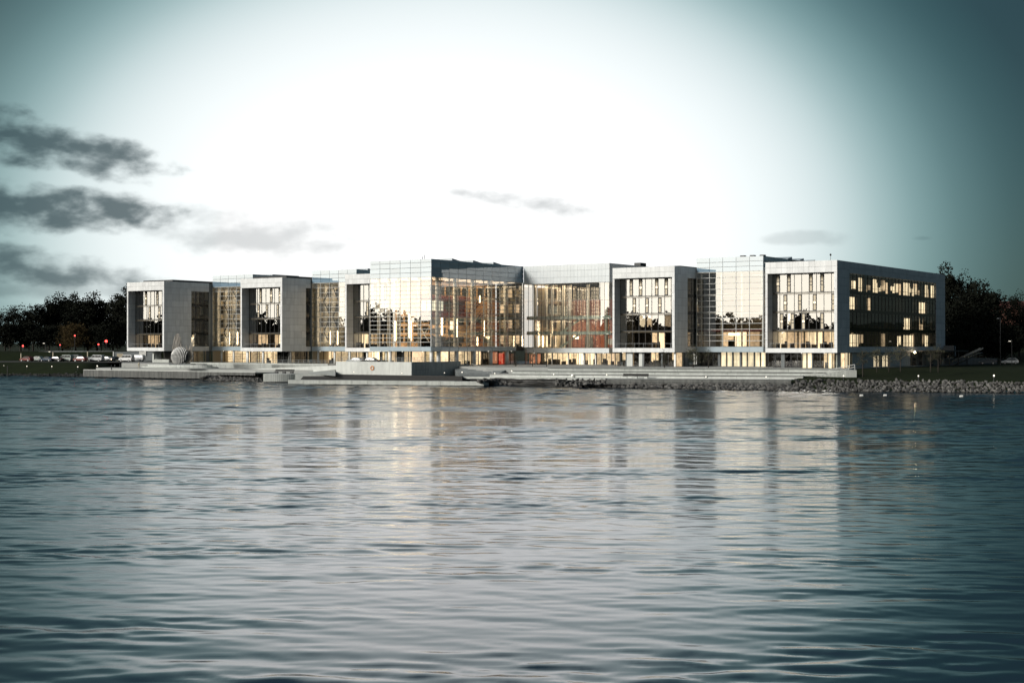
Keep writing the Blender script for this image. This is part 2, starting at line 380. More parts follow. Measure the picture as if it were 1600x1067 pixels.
ZONES = [(-40.0, 40.0, 22.0, 95.0, .19, .30, .066, .062), (-78.0, 78.0, 95.0, 190.0, .30, .36, .062, .082), (-170.0, 130.0, 190.0, 400.0, .55, .62, .085, .17)]
def big_mesh(name, co, quads, mn, smooth=True):
    me = bpy.data.meshes.new(name); me.vertices.add(len(co)); me.vertices.foreach_set('co', co.ravel()); me.loops.add(quads.size); me.loops.foreach_set('vertex_index', quads.ravel().astype(np.int32))
    me.polygons.add(len(quads)); me.polygons.foreach_set('loop_start', np.arange(0, quads.size, 4, dtype=np.int32)); me.polygons.foreach_set('use_smooth', np.full(len(quads), smooth)); me.update(calc_edges=True); me.materials.append(MATS[mn]); return me
for args in ZONES:
    wo = bpy.data.objects.new('water', big_mesh('water', *waves(*args), 'water')); COL.objects.link(wo); struct(wo)
ws = MB(); rects = [(-2500, 2500, -600, 22), (-2500, 2500, 400, 470)]
for x0, x1, y0, y1, *_ in ZONES: rects += [(-2500, x0, y0, y1), (x1, 2500, y0, y1)]
for x0, x1, y0, y1 in rects: ws.quad((x0, y0, 0), (x1, y0, 0), (x1, y1, 0), (x0, y1, 0))
struct(ws.build('open_water', 'water'))

# shoreline of the land: world (X, Y)
SH = [(-900, 470), (-400, 420), (-230, 396), (-141, 388), (-118, 376), (-112, 372), (-100, 360), (-76, 350), (-57, 326), (-11, 305), (13, 286),
      (32, 274), (50, 266), (58, 262), (75, 260), (95, 256), (140, 250), (250, 235), (900, 200)]
def ys(X):
    for (a, b), (c, d) in zip(SH, SH[1:]):
        if X <= c: return b + (d - b) * (X - a) / (c - a)
    return SH[-1][1]
def sst(a, b, x):
    t = min(1, max(0, (x - a) / (b - a))); return t * t * (3 - 2 * t)
def hgt(X, Y):
    d = Y - ys(X)
    if -113 < X < 56:                                   # under the built terraces
        h = -1.6 + 5.05 * sst(34, 38, d)
        if X > 44: k = (X - 44) / 12; h = h * (1 - k) + k * (-0.9 + 2.8 * sst(-1, 9, d) + 1.55 * sst(9, 40, d))
    elif X >= 56: h = -0.9 + 2.8 * sst(-1, 9, d) + 1.55 * sst(9, 40, d)
    else: h = -0.9 + 2.2 * sst(-1, 7, d) + 2.25 * sst(5, 17, d)
    if X > 110: h += 9.0 * sst(110, 190, X) * sst(330, 420, Y) + 8.0 * sst(150, 260, X) * sst(400, 600, Y)
    if X < -60: h += 2.9 * sst(-60, -110, X) * sst(424, 438, Y) + 3.0 * sst(520, 800, Y)
    return h + (0.25 * mnoise.noise((X * .03, Y * .03, 0)) if d > 3 and not (-113 < X < 60 and d < 60) else 0)
xs = [-900, -700, -550, -450, -380, -330, -290, -260] + [-240 + 4 * i for i in range(120)] + [245, 260, 280, 320, 380, 460, 560, 700, 900]
yy = [190 + 8 * i for i in range(7)] + [243 + 2.5 * i for i in range(105)] + [510, 525, 545, 570, 600, 650, 720, 820, 1000, 1400, 2200, 4000]
gm = MB(); gm.v = [(x, y, hgt(x, y)) for y in yy for x in xs]; nx = len(xs)
gm.f = [(j * nx + i, j * nx + i + 1, (j + 1) * nx + i + 1, (j + 1) * nx + i) for j in range(len(yy) - 1) for i in range(nx - 1)]
struct(gm.build('ground', 'grass', smooth=True))

def flat(name, mn, pts, z, thick=0.25):
    return struct(fixn(MB().prism([(p[0], p[1]) for p in pts], z - thick, z).build(name, mn)))
# upper plaza the buildings stand on
pl = [gp(760, 573.6, 3.6), gp(860, 574.2, 3.6), gp(1100, 575.2, 3.6), gp(1300, 576.6, 3.6), W(4, -3), W(2, 3), W(2, 75), W(-230, 75), W(-206, -12),
      W(u_at(190, -24), -24), W(u_at(300, -23), -23), W(u_at(505, -23), -23), W(u_at(530, -26), -26), W(u_at(700, -16), -16)]
flat('plaza', 'paving', pl, 3.6, 2.2)

# ================================================================== BUILDINGS
CAPG = 3.6
SOF, FL0, STO, TOPO, TOP = 6.8, 7.75, 3.95, 23.55, 26.0
def panels_x(par, x0, x1, y, zs, wd, mn='cladding', out=-1, th=0.08, off=0):
    """cladding panels on a face y = const (outward = out * +y)"""
    n = max(1, round((x1 - x0) / wd)); st = (x1 - x0) / n
    for r in range(len(zs) - 1):
        for i in range(n):
            a, b = x0 + i * st, x0 + (i + 1) * st
            box('cladding_panel', par, a + .012, b - .012, y, y + out * th, zs[r] + .02, zs[r + 1] - .02, mn)
def panels_y(par, y0, y1, x, zs, wd, mn='cladding', out=1, th=0.08):
    n = max(1, round((y1 - y0) / wd)); st = (y1 - y0) / n
    for r in range(len(zs) - 1):
        for i in range(n):
            a, b = y0 + i * st, y0 + (i + 1) * st
            box('cladding_panel', par, x, x + out * th, a + .012, b - .012, zs[r] + .02, zs[r + 1] - .02, mn)
def lerp(a, b, n): return [a + (b - a) * i / n for i in range(n + 1)]
def casement(par, x0, x1, y, z0, z1, lit):
    """narrow framed opening light: frame ring with two panes and a warm panel between"""
    zb = par['_z']; h = z1 - z0
    m = MB(); t = .09
    m.box(x0, x0 + t, y - .14, y + .1, z0 - zb, z1 - zb); m.box(x1 - t, x1, y - .14, y + .1, z0 - zb, z1 - zb)
    for f0, f1 in ((0, .05), (.38, .42), (.58, .62), (.95, 1.0)): m.box(x0 + t, x1 - t, y - .14, y + .1, z0 - zb + h * f0, z0 - zb + h * f1)
    fr = m.build('casement_window', 'dark_metal', par)
    for f0, f1, mn in ((.05, .38, 'beige'), (.42, .58, 'lit_curtain' if lit else 'beige'), (.62, .95, 'beige')):
        o = bpy.data.objects.new('pane', cube(mn)); o.location = ((x0 + x1) / 2, y, z0 - zb + h * (f0 + f1) / 2); o.scale = (x1 - x0 - 2 * t, .04, h * (f1 - f0)); link(o, fr)

def jit(a=0.0022): return (rnd.uniform(-a, a), 0, rnd.uniform(-a, a))
def front_facade(par, x0, x1, y, cas, lit0, lit1, nb=9):
    """recessed glazed front of an office block: 4 storeys of bays"""
    bw = (x1 - x0) / nb
    for k in range(4):
        z0 = FL0 + STO * k; z1 = z0 + STO
        box('floor_slab', par, x0 - .3, x1 + .3, y + .12, y + 7, z0 - .25, z0 + .02, 'slab')
        lo, hi = z0 + (.03 if k else 0.02), z1 - (.46 if k < 3 else .2)
        if k < 3: 
            for i in range(nb): box('spandrel_strip', par, x0 + i * bw + .04, x0 + (i + 1) * bw - .04, y - .02, y + .05, z1 - .43, z1 - .10, 'band_glass')
            box('floor_edge', par, x0, x1, y - .12, y + .02, z1 - .10, z1 - .0, 'dark_metal')
        else: box('head_rail', par, x0, x1, y - .05, y + .2, z1 - .2, z1, 'dark_metal')
        cs = {b: s for b, s in cas.get(k, [])}
        for i in range(nb):
            a, b = x0 + i * bw, x0 + (i + 1) * bw
            if i in cs:
                h = bw * .48
                if cs[i] == 'L': casement(par, a + .03, a + h, y, lo, hi, rnd.random() < .5); a += h
                else: casement(par, b - h, b - .03, y, lo, hi, rnd.random() < .5); b -= h
            box('window_pane', par, a + .03, b - .03, y, y + .03, lo, hi, 'glass_front' if k > 0 else 'glass', jit())
            lit = (k == 0 and i in lit0) or (k == 1 and i in lit1)
            if lit:
                box('lit_wall', par, x0 + i * bw + .02, x0 + (i + 1) * bw - .02, y + 3.2, y + 3.3, z0 + .9 * (rnd.random() < .5), z1 - .5, 'lit_blind' if rnd.random() < .35 else 'lit_room')
                for q in range(3):
                    c = x0 + (i + rnd.random()) * bw; hw_ = rnd.uniform(.12, .4); box('desk' if hw_ > .25 else 'chair', par, c - hw_, c + hw_, y + .8 + q * .5, y + 1.2 + q * .5, z0 + .02, z0 + rnd.uniform(.7, 1.5), 'furniture')
                if rnd.random() < .5: c = x0 + (i + rnd.random()) * bw; box('partition', par, c - .06, c + .06, y + 2.4, y + 3.1, z0 + .02, z1 - .5, 'grey_room')
        for i in range(nb + 1):
            xx = x0 + i * bw
            box('mullion', par, xx - .035, xx + .035, y - .09, y + .10, z0, z1 - .1, 'dark_metal')
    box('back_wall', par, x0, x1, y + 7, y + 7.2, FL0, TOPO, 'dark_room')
def side_windows(par, x, y0, y1, nb, lit, zt=TOPO):
    """ribbon windows on the long side; lit: {storey: {bay: style}}"""
    bw = (y1 - y0) / nb
    for k in range(4):
        z0 = FL0 + STO * k + .35; z1 = FL0 + STO * (k + 1) - (.35 if k < 3 else .02)
        if k == 3: z1 = zt - .02
        box('spandrel_band', par, x - .12, x - .03, y0, y1, z0 - .7 if k else z0 - .35, z0, 'black_glass')
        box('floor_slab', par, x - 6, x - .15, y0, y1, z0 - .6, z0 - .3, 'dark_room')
        zt1 = z1 - .62; zt2 = z0 + .75
        box('transom', par, x - .13, x - .02, y0, y1, zt1 - .035, zt1 + .035, 'dark_metal')
        box('transom', par, x - .13, x - .02, y0, y1, zt2 - .03, zt2 + .03, 'dark_metal')
        for i in range(nb):
            a, b = y0 + i * bw, y0 + (i + 1) * bw
            box('window_pane', par, x - .11, x - .08, a + .03, b - .03, z0, z1, 'glass_dark', (0, rnd.uniform(-.003, .003), rnd.uniform(-.003, .003)))
            st = lit.get(k, {}).get(i)
            if st == 'full': box('lit_blind', par, x - .55, x - .5, a + .12, b - .12, z0 + .02, zt1, 'lit_blind')
            elif st == 'half': box('lit_blind', par, x - 1.2, x - 1.1, a + .02, b - .05, z0 + .02, z0 + rnd.uniform(1.3, 2.7), 'lit_blind' if rnd.random() < .5 else 'lit_room')
            elif st == 'room': box('lit_wall', par, x - 2.6, x - 2.5, a - .1, b + .1, z0 + .02, zt1 + .3, 'lit_room')
            elif k in (1, 3) and rnd.random() < .35 or rnd.random() < .12: box('blind', par, x - .35, x - .3, a + .1, b - .1, z0 + rnd.uniform(.0, 1.6), z1 - .02, 'grey_room')
            if st and rnd.random() < .6: box('desk', par, x - 1.2, x - .7, a + .2, b - .3, z0 - .3, z0 + rnd.uniform(.3, .8), 'furniture')
        for i in range(nb + 1):
            yv = y0 + i * bw; box('mullion', par, x - .14, x - .0, yv - .04, yv + .04, z0, z1, 'dark_metal')
    box('back_wall', par, x - 6.1, x - 6.0, y0, y1, FL0, zt, 'dark_room')

def ground_glazing(par, x0, x1, y, pat, axis='x', zb=3.62, zt=SOF, rec=2.2):
    """ground floor front: a run of (kind, width) bays; axis 'x' faces -y, axis 'y' faces +x"""
    tot = sum(wd for _, wd in pat); k = (x1 - x0) / tot; a = x0
    def bx(name, p, q, d0, d1, z0, z1, mn):
        if axis == 'x': return box(name, par, p, q, y + d0, y + d1, z0, z1, mn)
        return box(name, par, y - d1, y - d0, p, q, z0, z1, mn)
    for kind, wd in pat:
        b = a + wd * k
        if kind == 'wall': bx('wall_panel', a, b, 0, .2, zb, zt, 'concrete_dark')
        elif kind == 'white': bx('wall_panel', a, b, 0, .2, zb, zt, 'white_paint')
        elif kind == 'pale': bx('wall_panel', a + .02, b - .02, .02, .2, zb, zt, 'concrete_pale')
        else:
            bx('window_pane', a + .04, b - .04, .04, .07, zb, zt - .04, 'glass_clear' if kind != 'dark' else 'glass_dark')
            bx('mullion', a - .05, a + .05, -.03, .16, zb, zt, 'dark_metal')
            if kind == 'lit':
                bx('lit_wall', a - .1, b + .1, rec + 1.4, rec + 1.5, zb, zt - .1, 'lit_room')
                for q in range(2):
                    if rnd.random() < .7:
                        c = rnd.uniform(a, b); bx('furniture', c - .3, c + .3, rec - .8, rec - .2, zb, zb + rnd.uniform(.6, 1.5), 'furniture')
            elif kind == 'curtain': bx('curtain', a + .12, b - .12, .35, .4, zb, zt - .05, 'lit_curtain')
            elif kind == 'glow': bx('lit_wall', a - .1, b + .1, rec - .2, rec - .1, zb, zt - .1, 'lit_blind')
            elif kind == 'shelf':
                bx('lit_wall', a - .1, b + .1, rec + .9, rec + 1.0, zb, zt - .1, 'lit_room')
                for q in range(5): bx('shelf', a + .15, b - .15, rec - .2, rec + .1, zb + .3 + q * .5, zb + .42 + q * .5, 'furniture')
            elif kind == 'red': bx('lit_wall', a, b, rec - .6, rec - .5, zb, zt - .6, 'lit_red')
            elif kind == 'orange': bx('lit_wall', a - .1, b + .1, rec, rec + .1, zb + .2, zt - .3, 'lit_orange')
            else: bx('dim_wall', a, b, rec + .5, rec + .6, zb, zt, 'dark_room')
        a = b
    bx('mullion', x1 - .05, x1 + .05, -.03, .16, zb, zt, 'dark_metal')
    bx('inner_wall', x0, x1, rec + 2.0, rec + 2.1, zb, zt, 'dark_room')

CAS_F = {3: [(0, 'R'), (2, 'L'), (5, 'L'), (6, 'R'), (8, 'R')], 2: [(1, 'R'), (3, 'R'), (5, 'R'), (8, 'L')], 1: [(1, 'L'), (2, 'R'), (4, 'L'), (6, 'R')]}
CAS_E = {3: [(1, 'R'), (3, 'L'), (5, 'R'), (7, 'L')], 2: [(2, 'L'), (4, 'L'), (6, 'L'), (8, 'R')]}
CAS_A = {3: [(2, 'R'), (5, 'R'), (7, 'L')], 2: [(3, 'R'), (6, 'L')]}
CAS_B = {3: [(2, 'R'), (5, 'L'), (7, 'L')], 2: [(2, 'L'), (4, 'L'), (6, 'R'), (8, 'R')]}
def office_block(label, u, v, wd, L, cas, lit0, lit1, side, ground, plant=None, dim=()):
    t = uvthing('office_block', label, 'building', u, v, CAPG, 'framed office blocks of the waterfront complex')
    rec = 2.7; jl, jr = .5, .65
    zc = lerp(SOF, TOP, 11); inn = [z for z in zc]
    # carcass behind the panels
    box('frame_core', t, -wd + .08, -.08, .08, rec + 6, TOPO, TOP - .1, 'cladding_joint')
    box('frame_core', t, -wd + .08, -.08, .08, rec + 4, SOF + .02, FL0 - .02, 'cladding_joint')
    box('frame_core', t, -wd + .08, -wd + jl - .05, .08, rec + .4, FL0 - .02, TOPO, 'cladding_joint')
    box('frame_core', t, -jr + .06, -.08, .08, rec + .4, FL0 - .02, TOPO, 'cladding_joint')
    # front of the portal
    panels_x(t, -wd, 0, .08, [TOPO, 24.75, TOP], 1.25)
    panels_x(t, -wd, 0, .08, [SOF, FL0], 1.25)
    panels_x(t, -wd, -wd + jl, .08, lerp(FL0, TOPO, 9), .5)
    panels_x(t, -jr, 0, .08, lerp(FL0, TOPO, 9), .65)
    panels_y(t, .0, rec + .3, -wd + jl - .08, lerp(FL0, TOPO, 9), 1.5)           # left reveal
    box('opening_soffit', t, -wd + jl, -jr, .05, rec + .3, TOPO - .05, TOPO + .05, 'dark_metal')
    box('opening_sill', t, -wd + jl, -jr, .1, rec, FL0 - .03, FL0 + .01, 'cladding')
    front_facade(t, -wd + jl, -jr + .02, rec, cas, lit0, lit1)
    # terrace railing in the opening
    for i in range(7): box('railing_post', t, -wd + .8 + i * 2.3, -wd + .83 + i * 2.3, .6, .63, FL0, FL0 + 1.0, 'alu_grey')
    box('railing_bar', t, -wd + .6, -jr, .6, .63, FL0 + 1.0, FL0 + 1.04, 'alu_grey')
    # right side
    zside = lerp(SOF, TOP, 11)
    y0, y1, nb, lit, yend = side
    box('side_core', t, -6.2, -.08, yend - .05, L, SOF + .02, TOP - .1, 'cladding_joint') if yend < L else None
    box('side_core', t, -1.5, -.08, rec + .4, y0, SOF + .02, TOP - .1, 'cladding_joint')
    box('side_core', t, -1.5, -.08, y0, y1, TOPO, TOP - .1, 'cladding_joint')
    box('side_core', t, -1.5, -.08, y0, y1, SOF + .02, FL0 + .3, 'cladding_joint')
    panels_y(t, 0, y0, -.08, zside, 1.5)
    if y1 > y0 + 1: panels_y(t, y0, y1, -.08, [TOPO, 24.75, TOP], 2.0 if y1 - y0 > 20 else 1.5); panels_y(t, y0, y1, -.08, [SOF, FL0 + .32], 2.0); side_windows(t, -.08, y0, y1, nb, lit)
    if yend > y1 + .5: panels_y(t, y1, yend, -.08, zside, 1.6); box('side_core', t, -1.5, -.08, y1, yend, SOF + .02, TOP - .1, 'cladding_joint')
    # far body, roof, soffit
    box('left_wall', t, -wd + .05, -wd + .2, rec + .4, L, SOF, TOP - .1, 'cladding')
    box('rear_wall', t, -wd + .2, -.2, L - .2, L, CAPG, TOP - .1, 'cladding')
    box('roof', t, -wd + .1, -.1, .5, L - .1, TOP - .35, TOP - .12, 'roofing')
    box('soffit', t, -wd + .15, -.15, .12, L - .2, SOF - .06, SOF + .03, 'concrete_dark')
    if plant: box('roof_plant', t, *plant, 'dark_metal')
    ground(t, wd, L)
    return t

def cols(par, pts, r, z0, z1, mn='white_paint', name='column'):
    m = MB(); m.tube([(0, 0, 0), (0, 0, z1 - z0)], r, 12); me = m.mesh(name, mn, True)
    for (x, y) in pts:
        o = bpy.data.objects.new(name, me); o.location = (x, y, z0 - par['_z']); link(o, par)
def downlights(par, pts, z):
    m = MB(); m.tube([(0, 0, 0), (0, 0, -.08), (0, 0, -.12)], [.12, .12, .05], 8); me = m.mesh('downlight', 'small_lamp')
    for x, y in pts:
        o = bpy.data.objects.new('downlight', me); o.location = (x, y, z - par['_z']); link(o, par)

# ---- right-hand block
def g_F(t, wd, L):
    ground_glazing(t, -wd + .2, -.3, 1.0, [('dark', 1.6), ('dark', 1.3), ('wall', .8), ('dark', 1.4), ('dark', 1.4), ('dark', .9), ('curtain', 1.1), ('curtain', 1.1), ('wall', .3), ('lit', 1.6), ('lit', 1.5), ('curtain', 1.0), ('lit', 1.2)])
    ground_glazing(t, 1.2, 9.5, -.5, [('pale', 1.2), ('curtain', 1.4), ('curtain', 1.4), ('curtain', 1.0)], 'y')
    panels_y(t, 9.5, 22.5, -.45, [3.62, SOF], 3.3, 'concrete')
    ground_glazing(t, 22.5, 33, -.5, [('curtain', 1.6), ('curtain', 1.6), ('wall', .7), ('curtain', 1.6), ('curtain', 1.6)], 'y', zt=6.1)
    panels_y(t, 22.5, 33, -.45, [6.1, SOF], 3.5, 'concrete')
    panels_y(t, 33, 47, -.45, [3.62, SOF], 3.5, 'concrete')
    ground_glazing(t, 47, 56, -.5, [('curtain', 1.4), ('dark', 3), ('wall', 2), ('dark', 2)], 'y')
    panels_y(t, 56, 71.5, -.45, [3.62, SOF], 3.8, 'concrete')
    cols(t, [(-.3, 57.5), (-.3, 63), (-.3, 69)], .22, 3.62, SOF, 'concrete_dark')
    downlights(t, [(-3, .5), (-8, .5)], SOF - .05)
topF = {0: 'half', 1: 'half', 2: 'half', 3: 'full', 6: 'half', 7: 'full', 8: 'half', 9: 'half', 10: 'half', 11: 'half', 12: 'room', 13: 'half', 14: 'half', 15: 'half',
        16: 'full', 17: 'full', 18: 'half', 19: 'half', 20: 'half', 21: 'half', 22: 'room', 23: 'full', 24: 'half', 25: 'full'}
F = office_block('framed grey office block at right end with its long window side in view', 0, 0, 16.0, 72.3, CAS_F,
             {0, 1, 2, 3, 4, 5, 6, 7, 8}, {1}, (7.1, 65.1, 26, {3: topF, 2: {0: 'full', 1: 'full', 8: 'room', 21: 'full', 22: 'full'}, 1: {1: 'room', 16: 'full', 17: 'full', 24: 'room'},
             0: {0: 'full', 1: 'full', 2: 'full', 3: 'room', 4: 'half', 12: 'room', 15: 'half', 16: 'full', 17: 'full', 18: 'full', 19: 'half', 21: 'room', 23: 'full', 25: 'room'}}, 72.2), g_F)
# ---- block with the mostly dark lower storeys, right of the auditorium
def g_E(t, wd, L):
    ground_glazing(t, -wd + .1, -.2, 1.0, [('lit', 1.5), ('lit', 1.3), ('wall', .3), ('pale', 1.6), ('dark', 1.6), ('pale', .9), ('wall', .5), ('lit', 1.7), ('lit', 1.3), ('lit', 1.4), ('wall', .4), ('lit', 1.5), ('lit', 1.4), ('white', .5)])
    ground_glazing(t, 1.2, 11, -.3, [('dark', 2), ('wall', 1.5), ('dark', 2)], 'y')
    downlights(t, [(-13.5, .4)], SOF - .05)
office_block('framed grey office block beside the auditorium, lower storeys mostly dark', -37.9, .4, u_at(1054, .4) - u_at(957, .4), 40, CAS_E, {4, 5}, {2, 3, 6},
             (6.3, 10.8, 2, {3: {0: 'room'}, 2: {0: 'half'}, 1: {0: 'half'}}, 10.8), g_E, (-12, -6, 14, 30, TOP - .2, TOP + .9))
# ---- left-hand blocks
def g_A(t, wd, L):
    ground_glazing(t, -wd + .2, -6.5, 9.0, [('wall', 4), ('dark', 3), ('wall', 2)])
    box('plinth_wall', t, -6.4, -.3, 2.0, 2.3, 3.62, 4.5, 'concrete')
    box('pillar', t, -6.8, -6.3, 1.9, 2.5, 3.62, SOF, 'concrete_pale')
    box('inner_wall', t, -6.4, -.3, 6.0, 6.2, 3.62, SOF, 'dark_room')
    ground_glazing(t, 6, 17, -.3, [('wall', 2), ('dark', 3), ('dark', 3), ('wall', 1)], 'y')
    downlights(t, [(-8, .3)], SOF - .05)
vK1 = v_at(331, -188.4) + 12.6; 
A_end = v_at(326.5, -188.4) + 12.6
office_block('framed grey office block at left end beside the dark trees', -188.4, -12.6, u_at(257, -12.6) - u_at(199, -12.6), 45, CAS_A, {1, 2, 3, 5, 7, 8}, set(),
             (v_at(299, -188.4) + 12.6, A_end, 4, {0: {0: 'full'}}, A_end), g_A, (-12.5, -.6, 3.6, A_end + 9, TOP - .2, TOP + .55))
def g_B(t, wd, L):
    ground_glazing(t, -wd + .2, -4.5, 6.0, [('shelf', 2), ('lit', 1.2), ('shelf', 2), ('lit', 2), ('dark', 2)])
    ground_glazing(t, -4.5, -.3, 3.0, [('dark', 2), ('dark', 2)])
    ground_glazing(t, 3.0, 13, -.3, [('dark', 2), ('dark', 2), ('dark', 2)], 'y')
    cols(t, [(-13.2, .9), (-7.6, .9), (-.7, 3.5)], .28, 3.62, SOF)
    downlights(t, [(-11, .3), (-4, .3)], SOF - .05)
B_end = v_at(485.5, -147.1) + 9.6
office_block('framed grey office block second from left, behind the pale ramp wall', -147.1, -9.6, u_at(441, -9.6) - u_at(376, -9.6), 45, CAS_B, {0, 1, 2, 4, 5, 7, 8}, set(),
             (v_at(478, -147.1) + 9.6, B_end, 2, {3: {0: 'room'}, 0: {0: 'half'}}, B_end), g_B, (-12.5, -.6, 2.2, B_end + 4, TOP - .2, TOP + .55))
def g_C(t, wd, L):
    ground_glazing(t, -wd + .2, -.3, 5.0, [('lit', 1.6), ('glow', 1.2), ('lit', 2), ('shelf', 2), ('lit', 2)])
    cols(t, [(-9.5, .9), (-3.4, .9)], .28, 3.62, SOF)
wC = 16.0
office_block('framed grey office block half hidden by the tall glass hall', u_at(539, -11.9) + wC, -11.9, wC, 40, {3: [(4, 'L'), (6, 'L')], 2: [(2, 'R'), (4, 'R'), (6, 'R')]}, {0, 1, 2, 4, 5}, set(),
             (8, 8.2, 1, {}, 8.2), g_C)

# ------------------------------------------------------------------ glass towers
def curtain(par, axis, a0, a1, fix, zs, ncol, out, nopaque=0, pane='glass', dirt=0.003, skip_cols=(), vm='alu', hm='alu', bar=.11, mw=.06, md=.16):
    """storey-high grid of panes on a plane; zs bottom up; the top nopaque rows are opaque panels"""
    st = (a1 - a0) / ncol; nr = len(zs) - 1
    def bx(name, p, q, d0, d1, z0, z1, mn, tl=None):
        if axis == 'x': return box(name, par, p, q, fix + out * d0, fix + out * d1, z0, z1, mn, tl)
        return box(name, par, fix + out * d0, fix + out * d1, p, q, z0, z1, mn, tl)
    for r in range(nr):
        for c in range(ncol):
            op = r >= nr - nopaque
            tl = (rnd.uniform(-dirt, dirt), 0, rnd.uniform(-dirt, dirt)) if axis == 'x' else (0, rnd.uniform(-dirt, dirt), rnd.uniform(-dirt, dirt))
            bx('spandrel_panel' if op else 'glass_pane', a0 + c * st + .04, a0 + (c + 1) * st - .04, -.05, 0, zs[r] + .04, zs[r + 1] - .04, 'spandrel' if op else pane, tl)
    for r in range(1, nr):
        if r <= nr - nopaque: bx('transom', a0, a1, .02, .07, zs[r] - bar / 2, zs[r] + bar / 2, hm)
    for c in range(ncol + 1):
        x = a0 + c * st; bx('mullion', x - mw, x + mw, -md, .05, zs[0], zs[nr - nopaque], vm)
    if nopaque: bx('band_backing', a0 + .06, a1 - .06, -.3, -.2, zs[nr - nopaque], zs[nr] - .06, 'alu_grey')
def area(par, x, y, z, sx, sy, power, col=(1.0, .82, .58)):  # area lights added to fill the lit interiors, at various heights
    d = bpy.data.lights.new('interior_fill', 'AREA'); d.shape = 'RECTANGLE'; d.size = sx; d.size_y = sy; d.energy = power; d.color = col
    o = bpy.data.objects.new('interior_fill', d); o.location = (x, y, z - par['_z']); link(o, par); return o

def stair(par, x0, x1, y, z0, z1, wd=1.2, mn='dark_metal'):
    zb = par['_z']; m = MB(); n = 14
    m.bar((x0, y, z0 - zb), (x1, y, z1 - zb), .12, .3); m.bar((x0, y + wd, z0 - zb), (x1, y + wd, z1 - zb), .12, .3)
    m.bar((x0, y, z0 - zb + 1), (x1, y, z1 - zb + 1), .06, .08)
    for i in range(n):
        f = (i + .5) / n; xx = x0 + (x1 - x0) * f; zz = z0 + (z1 - z0) * f - zb; m.box(xx - .14, xx + .14, y, y + wd, zz, zz + .05)
    return m.build('stair_flight', mn, par)

